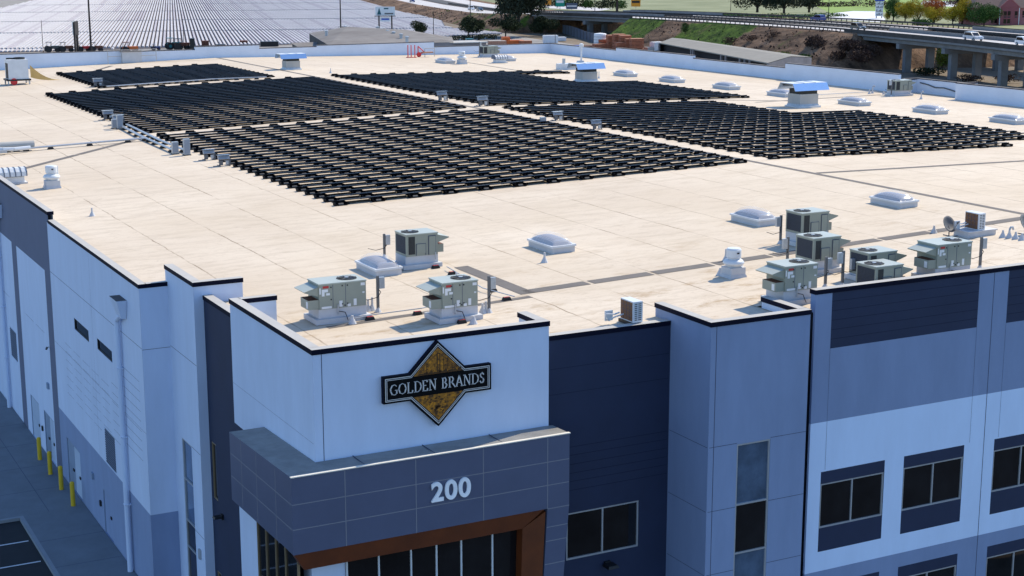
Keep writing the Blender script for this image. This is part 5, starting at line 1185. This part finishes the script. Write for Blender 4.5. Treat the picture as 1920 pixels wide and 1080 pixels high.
# pink house
def pink_house():
    A = at(1822, 46, 0); t = thing('house', 'pink house with hipped mauve roof and gabled front, at the top right', 'house', (A.x, A.y, 0)); t.rotation_euler = (0, 0, R(-24)); s = 1.0
    b = MB(); b.box(0, 30, 0, 14, -.15, 6.0, 'pink'); b.box(9.2, 16.5, -2.2, -.002, -.15, 6.2, 'pink_dark'); b.build('wall', t)
    b = MB(); b.face([(-.8, -.8, 5.9), (31, -.8, 5.9), (25, 7, 10.4), (5, 7, 10.4)], 'roof_mauve'); b.face([(31, -.8, 5.9), (31, 15, 5.9), (25, 7, 10.4)], 'roof_mauve'); b.face([(31, 15, 5.9), (-.8, 15, 5.9), (5, 7, 10.4), (25, 7, 10.4)], 'roof_mauve'); b.face([(-.8, 15, 5.9), (-.8, -.8, 5.9), (5, 7, 10.4)], 'roof_mauve')
    b.build('roof', t); b = MB(); b.prism([(9.0, 6.2), (16.7, 6.2), (12.85, 9.4)], 1, -2.3, 3.2, 'pink_dark', 'roof_mauve'); b.prism([(8.7, 6.0), (9.0, 6.0), (12.85, 9.35), (16.7, 6.0), (17.0, 6.0), (12.85, 9.75)], 1, -2.45, -2.31, 'pink'); b.build('gable', t)
    for x, z, yy in ((1.8, 4.4, 0), (4.6, 4.4, 0), (7.0, 3.4, 0), (8.2, 3.4, 0), (7.0, .5, 0), (8.2, .5, 0), (10.8, 3.2, -2.2), (12.2, 3.2, -2.2), (10.8, .4, -2.2), (12.2, .4, -2.2), (14.8, 3.2, -2.2), (18.5, 3.2, 0), (20, 3.2, 0)):
        b = MB(); h = 1.6 if z < 4 else 1.0; b.box(x, x+1.05, yy-.06, yy-.003, z, z+h, 'glass_dark'); b.box(x-.08, x+1.13, yy-.09, yy-.003, z-.12, z-.003, 'pink'); b.box(x, x+1.05, yy-.04, yy-.003, z-.75, z-.2, 'roof_mauve') if z > 3 and h > 1.2 else None; b.build('window', t)
    for x in (9.18, 16.3): b = MB(); b.box(x, x+.25, -2.3, -2.203, 0, 6.0, 'white'); b.build('corner_board', t)
pink_house()
# gas price sign
A = at(1648, 34, 0); t = thing('price_sign', 'tall roadside price sign with blue header and rows of figures', 'sign', (A.x, A.y, 0)); t.rotation_euler = (0, 0, R(-24))
b = MB()
for x in (-1.1, 1.1): b.box(x-.15, x+.15, -.15, .15, 0, 11, 'dish_grey')
b.build('post', t); b = MB(); b.box(-1.9, 1.9, -.3, .3, 6.7, 11, 'sign_blue'); b.build('header_board', t)
b = MB(); b.box(-1.5, 1.5, -.24, .24, .8, 6.5, 'white')
for z in (1.0, 2.4, 3.8, 5.2): b.box(-1.42, 1.42, -.26, -.24, z, z+1.15, 'billboard_white')
b.build('price_board', t)
for i, (z, s_) in enumerate(((5.3, '219'), (3.9, '229'), (2.5, '239'), (1.1, '249'))):
    b = MB()
    for k in range(5): x = -1.25+k*.52; b.box(x, x+.34, -.275, -.262, z, z+.35+.3*((k*7+i) % 3), 'dish_grey')
    b.build('figure_row', t)
# crates, tank, fence, tractors, poles
def crate(px, py, z, w_, d, h, lab, grp='stacks of timber bins in the yard', m='timber', pos=None, rot=-15):
    p = Vector(pos) if pos else at(px, py, 0); t = thing('crate_stack', lab, 'crates', (p.x, p.y, -.14+z), R(rot), grp); n = max(1, int(h/.8))
    for k in range(n):
        b = MB(); z0 = k*h/n; b.box(-w_/2, w_/2, -d/2, d/2, z0+.06, z0+h/n-.03, m, 'timber_light')
        for q in range(3): b.box(-w_/2-.02, w_/2+.02, -d/2-.02, d/2+.02, z0+.1+q*(h/n-.2)/3, z0+.08+(q+.6)*(h/n-.2)/3, m, 'timber_light')
        b.build('bin', t)
base = at(1150, 92, 0)
cr = [(1.5, 1, 3.4, 4.6, 'tall brown bin stack second from the tank'), (5.5, -1.5, 3.2, 4.4, 'tall brown bin stack in the middle of the pile'), (9, -4, 3.2, 3.9, 'brown bin stack third from the right'), (12, -6, 3.0, 3.9, 'brown bin stack second from the right'), (15, -8, 3.2, 3.4, 'rightmost brown bin stack by the bank'), (-1.6, 4, 2.8, 3.8, 'brown bin stack beside the white tank'), (-3.5, -2, 4.2, 1.7, 'low wide bin stack in front of the white tank'), (0, -5, 4.0, 1.2, 'lowest bin stack close to the parapet')]
b_ = at(1150, 92, 0)
for px_, w__, h__, lab in ((1148, 3.0, 3.9, 'brown bin stack beside the white tank'), (1160, 3.2, 4.3, 'tall brown bin stack left of the middle'), (1171, 3.0, 4.1, 'brown bin stack in the middle of the pile'), (1181, 2.8, 3.3, 'brown bin stack right of the middle'), (1193, 3.4, 3.5, 'rightmost brown bin stack by the bank'), (1163.5, 2.6, 2.3, 'short brown bin stack in front of taller ones'), (1130, 5.2, 1.5, 'low wide bin stack in front of the white tank'), (1134, 4.0, 2.6, 'bin stack right behind the white tank')):
    crate(px_, 91.5+(px_-1148)*.09+(1.4 if h__ < 2.4 else 0), 0, w__, 2.6, h__, lab)
p = at(1125, 90, 0); t = thing('water_tank', 'white cylindrical tank left of the brown bins', 'tank', (p.x, p.y, -.15)); b = MB(); b.lathe([(1.75, 0), (1.75, 3.9), (1.6, 4.1), (.0001, 4.3)], 'white', 20); b.build('tank_shell', t, smooth=False)
b = MB()
for z in (.8, 1.6, 2.4, 3.2): b.lathe([(1.77, z), (1.79, z+.04), (1.77, z+.08)], 'louver', 20)
b.build('hoop', t)
p = at(1232, 94, 0); b = MB(); b.box(-1.6, 1.6, -1.2, 1.2, 0, 2.2, 'white'); b.box(-3.6, -1.8, -1, 1, 0, .9, 'cap_top'); tag(b.build('storage_box', None, loc=p), 'white storage box at the left end of the long shed', 'box')
a, c = Vector((255, 452, 0)), Vector((236, 398, 0)); t = thing('fence', 'grey blue panel fence below the green bank', 'fence')
for k in range(11):
    p0, p1 = a.lerp(c, k/11), a.lerp(c, (k+1)/11); b = MB(); h = 2.6+.25*math.sin(k*.6); b.hexa([(p0.x, p0.y, -.15), (p1.x, p1.y, -.15), (p1.x+.1, p1.y, -.15), (p0.x+.1, p0.y, -.15), (p0.x, p0.y, h), (p1.x, p1.y, h), (p1.x+.1, p1.y, h), (p0.x+.1, p0.y, h)], 'louver'); b.build('fence_panel', t)
    b = MB(); b.tube((p0.x-.12, p0.y, -.15), (p0.x-.12, p0.y, h+.2), .08, 'dish_grey', n=5); b.build('fence_post', t)
def upole(px, py, h, lab, z=0, r=.17, arm=True, name='utility_pole'):
    p = at(px, py, z); t = thing(name, lab, 'pole', (p.x, p.y, z-.15), 0, 'utility poles beyond the warehouse'); b = MB(); b.tube((0, 0, 0), (0, 0, h), r, 'wood_pole', r*.7, n=7); b.build('shaft', t)
    if arm: b = MB(); b.box(-1.1, 1.1, -.06, .06, h-.6, h-.45, 'wood_pole'); b.build('cross_arm', t)
upole(171, 97, 16, 'thick dark utility pole left of the field centre', r=.3); upole(81, 97, 8.5, 'thin pole at the far left of the field edge', r=.09, arm=False); upole(639, 56, 15, 'utility pole behind the grey shed roof', r=.25); upole(813, 71, 8, 'thin pole right of the grey shed', r=.12, arm=False)
upole(882, 62, 14, 'utility pole above the dark round tree', r=.16); upole(961, 60, 7, 'short lamp pole in front of the eucalyptus', r=.12, arm=False); upole(1115, 57, 14, 'pole in front of the short overpass', r=.16); upole(1553, 40, 12, 'dark pole left of the price sign', r=.16); upole(1370, 20, 9, 'pole in the green field behind the highway', r=.14); upole(1041, 88, 4.5, 'short dark post by the fence', r=.1, arm=False); upole(345, 90, 8, 'thin pole behind the teal tractor', r=.1, arm=False)
def billboard(px, py, w_, z0, z1, m, lab, rot, extra=False):
    p = at(px, py, 0); t = thing('billboard', lab, 'billboard', (p.x, p.y, -.15), R(rot)); b = MB()
    for s in (-.33, .33): b.box(s*w_-.22, s*w_+.22, -.22, .22, 0, z1-.2, 'wood_pole')
    b.build('post', t); b = MB(); b.box(-w_/2, w_/2, -.35, -.22, z0, z1, m); b.box(-w_/2, w_/2, .22, .35, z0, z1, 'billboard_white'); b.build('board', t)
    if extra:
        b = MB(); b.box(-w_/2-.3, w_/2+.3, -.9, -.36, z0-.35, z0-.1, 'black'); b.build('catwalk', t)
        b = MB(); b.face([(-w_*.42, -.36, z0+.25), (-w_*.20, -.36, z0+.25), (-w_*.31, -.36, z1-.25)], 'billboard_teal'); b.box(0-.4, 1.1, -.365, -.352, z1-.8, z1-.35, 'billboard_teal'); b.box(-.2, w_*.42, -.365, -.352, z0+.35, z0+.8, 'dish_grey'); b.build('picture', t)
        b = MB(); b.box(-w_*.27, w_*.27, -.3, -.2, z0-2.0, z0-.6, 'billboard_white'); b.box(-w_*.2, w_*.2, -.31, -.302, z0-1.5, z0-1.0, 'sign_blue'); b.build('small_board', t)
billboard(723, 60, 6.4, 5.6, 8.4, 'billboard_white', 'white billboard with a dark teal tree emblem above the grey shed', -28, True)
billboard(144, 97, 2.0, 4.6, 8.2, 'shed_wall', 'narrow dark billboard seen edge on, at the field edge', 50)
def tractor(px, py, m, lab, s=1.0, cab='black', rot=0):
    p = at(px, py, 0); t = thing('tractor', lab, 'tractor', (p.x, p.y, -.15), R(rot), 'tractors parked along the field edge'); t.scale = (s, s, s)
    b = MB(); b.box(-.3, 1.7, -.4, .4, .8, 1.5, m); b.box(-1.3, -.3, -.55, .55, .9, 1.3, m); b.build('body', t)
    for x, r in ((-.9, .75), (1.2, .48)):
        for y in (-.75, .75): b = MB(); b.tube((x, y-.17, r), (x, y+.17, r), r, 'black_rubber', n=14); w_ = b.build('wheel', t); c = MB(); c.tube((x, y-.19, r), (x, y+.19, r), r*.45, cab, n=10); c.build('rim', w_)
    b = MB()
    for x in (-1.2, -.2):
        for y in (-.5, .5): b.tube((x, y, 1.2), (x, y, 2.3), .04, 'black', n=5)
    b.box(-1.35, -.1, -.65, .65, 2.3, 2.4, cab); b.build('canopy', t)
tractor(98, 97, 'car_dark', 'dark cabbed tractor leftmost at the field edge', 1.15); tractor(124, 96.5, 'rust', 'tractor with canopy second from the left', 1.1); tractor(157, 96, 'red', 'red tractor between the dark billboard and thick pole', 1.0); tractor(180, 96, 'rust', 'rusty tractor right of the thick pole', 1.05)
tractor(326, 92, 'teal', 'large teal tractor near the middle of the field edge', 1.35, 'teal'); tractor(340, 92.5, 'rust', 'rust red implement tractor beside the teal one', 1.3); tractor(292, 93, 'car_blue', 'small blue vehicle row left of the teal tractor', .7, 'car_blue'); tractor(243, 100, 'orange', 'brown orange machine behind the guard frame', 1.3, 'rust')
def yard_box(px, py, w_, h, m, lab, top=None, cat='container', d=2.4, name='container'):
    p = at(px, py, 0); t = thing(name, lab, cat, (p.x, p.y, -.15), R(-15)); b = MB(); b.box(-w_/2, w_/2, -d/2, d/2, .1, h, m, top or m); b.build('shell', t); b = MB()
    for k in range(int(w_/.6)): b.box(-w_/2+.1+k*.6, -w_/2+.22+k*.6, -d/2-.04, -d/2-.001, .15, h-.05, m)
    b.build('rib', t)
yard_box(361, 93, 1.3, 3.2, 'black', 'tall dark bin at the parapet step', name='yard_bin', cat='bin'); yard_box(385, 86, 2.0, 1.6, 'rust', 'dark brown crate right of the tall dark bin'); yard_box(414, 88, 2.6, .9, 'black', 'low dark pallet pile in the yard'); yard_box(457, 80, 2.2, .8, 'rust', 'small brown table like crate in the field edge')
yard_box(505, 86, 5, 1.4, 'black', 'dark canvas heap behind the parapet'); yard_box(880, 83, 1.9, 1.8, 'teal', 'teal water cart under the dark round tree', name='cart', cat='cart'); yard_box(932, 84, 5.0, 1.3, 'timber_light', 'pale topped brown bin in the yard centre', 'cap_top'); yard_box(948, 82, 2.2, 2.1, 'orange', 'bright orange loader beside brown bins', name='loader', cat='loader'); yard_box(965, 82, 5.0, 1.2, 'orange', 'long orange trailer in the yard'); yard_box(985, 83, 3.4, 1.2, 'timber', 'brown container at the right of the orange trailer', 'timber_light')
yard_box(1032, 80, 4.2, 2.3, 'white', 'white van body left of the fence', name='van_body', cat='van', d=2); yard_box(1052, 76, 2.6, 1.2, 'white', 'small white tank trailer by the fence'); yard_box(1100, 89, 3.6, .7, 'rust', 'low brown pile in front of the fence'); yard_box(1078, 88, 3, .6, 'sign_blue', 'low blue tarp bundle in front of the fence'); yard_box(1205, 94, 1.8, .6, 'timber_light', 'flat pile of pale boards right of the bins')
# road signs
def rsign(px, py, h, w_, hh, m, lab, z=0):
    p = at(px, py, z); t = thing('road_sign', lab, 'road sign', (p.x, p.y, p.z), R(-30)); b = MB(); b.box(-.1, .1, 0, .12, 0, h, 'galvanized'); b.build('post', t); b = MB(); b.box(-w_/2, w_/2, -.08, 0, h-hh, h, m); b.box(-w_/2+.3, w_/2-.3, -.09, -.081, h-hh*.62, h-hh*.38, 'white' if m != 'sign_orange' else 'black'); b.build('sign_board', t)
rsign(1028, 17, 7, 2.4, 5.4, 'sign_orange', 'tall orange road sign above the short overpass', 3); rsign(1050, 17, 5, 3.6, 4.0, 'sign_green', 'green road sign above the short overpass', 3); rsign(1192, 16, 4.6, 3.8, 3.8, 'sign_orange', 'square orange road sign near the spreading tree', 3); rsign(1072, 19, 2.8, 4.5, 2.4, 'louver', 'grey back of a road sign by the side road', 3)
# cars
def car(i, o_, m, lab, flip=False, L_=4.6, suv=True):
    p = off(i, o_, RDZ+.0); d = Vector((-NR[i].y, NR[i].x)); a = math.atan2(d.y, d.x)+(math.pi if flip else 0)
    t = thing('car', lab, 'car', p, a, 'cars on the highway'); H_ = 1.75 if suv else 1.45; hw = .92; k = L_/4.6
    pr = [(-2.3*k, .35), (-2.3*k, .95), (-2.2*k, 1.0), (1.2*k, 1.02), (2.15*k, .88), (2.3*k, .6), (2.3*k, .35)]
    b = MB(); b.prism(pr, 1, -hw, hw, m); b.build('body', t)
    b = MB(); q = [(-2.15*k, 1.0), (-1.85*k, H_-.05), (-1.6*k, H_), (.1*k, H_), (.35*k, H_-.06), (1.15*k, 1.02)]; b.prism(q, 1, -hw+.12, hw-.12, m); b.build('cabin', t)
    b = MB(); q = [(-2.0*k, 1.05), (-1.78*k, H_-.14), (.18*k, H_-.14), (.95*k, 1.05)]; b.prism(q, 1, -hw+.10, hw-.10, 'glass_dark'); b.face([(1.16*k, -.7, 1.04), (1.16*k, .7, 1.04), (.42*k, .7, H_-.1), (.42*k, -.7, H_-.1)], 'glass_dark'); b.build('window', t)
    for x in (-1.45*k, 1.45*k):
        for y in (-hw+.05, hw-.05): b = MB(); b.tube((x, y-.12, .34), (x, y+.12, .34), .34, 'black_rubber', n=12); w_ = b.build('tyre', t); c = MB(); c.tube((x, y-.13, .34), (x, y+.13, .34), .2, 'galvanized', n=8); c.build('rim', w_)
    for y in (-.65, .65): b = MB(); b.box(2.2*k, 2.32*k, y-.18, y+.18, .66, .84, 'headlamp'); b.build('headlight', t)
def near_i(px, py, dz=0):   # path station nearest to a view ray through a picked place on the road
    best = None
    for i in range(len(PTH)-1):
        for o_ in (3, 7, 26, 30):
            q = Vector(off(i, o_, RDZ+.8))-CAM; x = 960+FPX*q.dot(R2)/q.dot(F); y = 540-FPX*q.dot(U2)/q.dot(F); e = (x-px)**2+4*(y-py)**2
            if best is None or e < best[0]: best = (e, i, o_)
    return best[1], best[2]
for px, py, m, lab, fl, L_, suv in ((1840, 66, 'car_silver', 'silver pickup like car on the near viaduct lanes', True, 5.4, True), (1912, 72, 'car_white', 'white car at the right picture edge on the viaduct', True, 4.6, True), (1602, 46, 'car_dark', 'dark car with sunlit roof where the viaduct begins', True, 4.8, True), (1535, 30, 'car_blue', 'blue car on the far lanes above the bank', False, 5.0, True), (888, 10, 'car_white', 'white car on the upper left stretch of highway', True, 4.8, True), (898, 15, 'car_dark', 'dark car just right of the white car at the upper left', True, 4.6, False), (772, 2, 'car_blue', 'dark blue car at the top edge of the picture', True, 4.8, True)):
    i, o_ = near_i(px, py); car(i, o_, m, lab, fl, L_, suv)
for x, y in ((520, 640), (540, 630), (560, 640)): pass
# yellow bollards by the side doors
for i, (y, lab) in enumerate(((73.09, 'yellow bollard nearest the camera by the side wall'), (75.73, 'second yellow bollard from the camera'), (78.35, 'third yellow bollard from the camera'), (81.0, 'farthest yellow bollard by the side wall'))):
    t = thing('bollard', lab, 'bollard', (14.4, y, 0), 0, 'yellow bollards by the side doors'); b = MB(); b.tube((0, 0, 0), (0, 0, 1.14), .11, 'yellow', n=14); b.build('tube', t); b = MB(); b.lathe([(.11, 0), (.10, .04), (.06, .075), (.0001, .09)], 'yellow', 14, (0, 0, 1.14)); b.build('dome_cap', t)
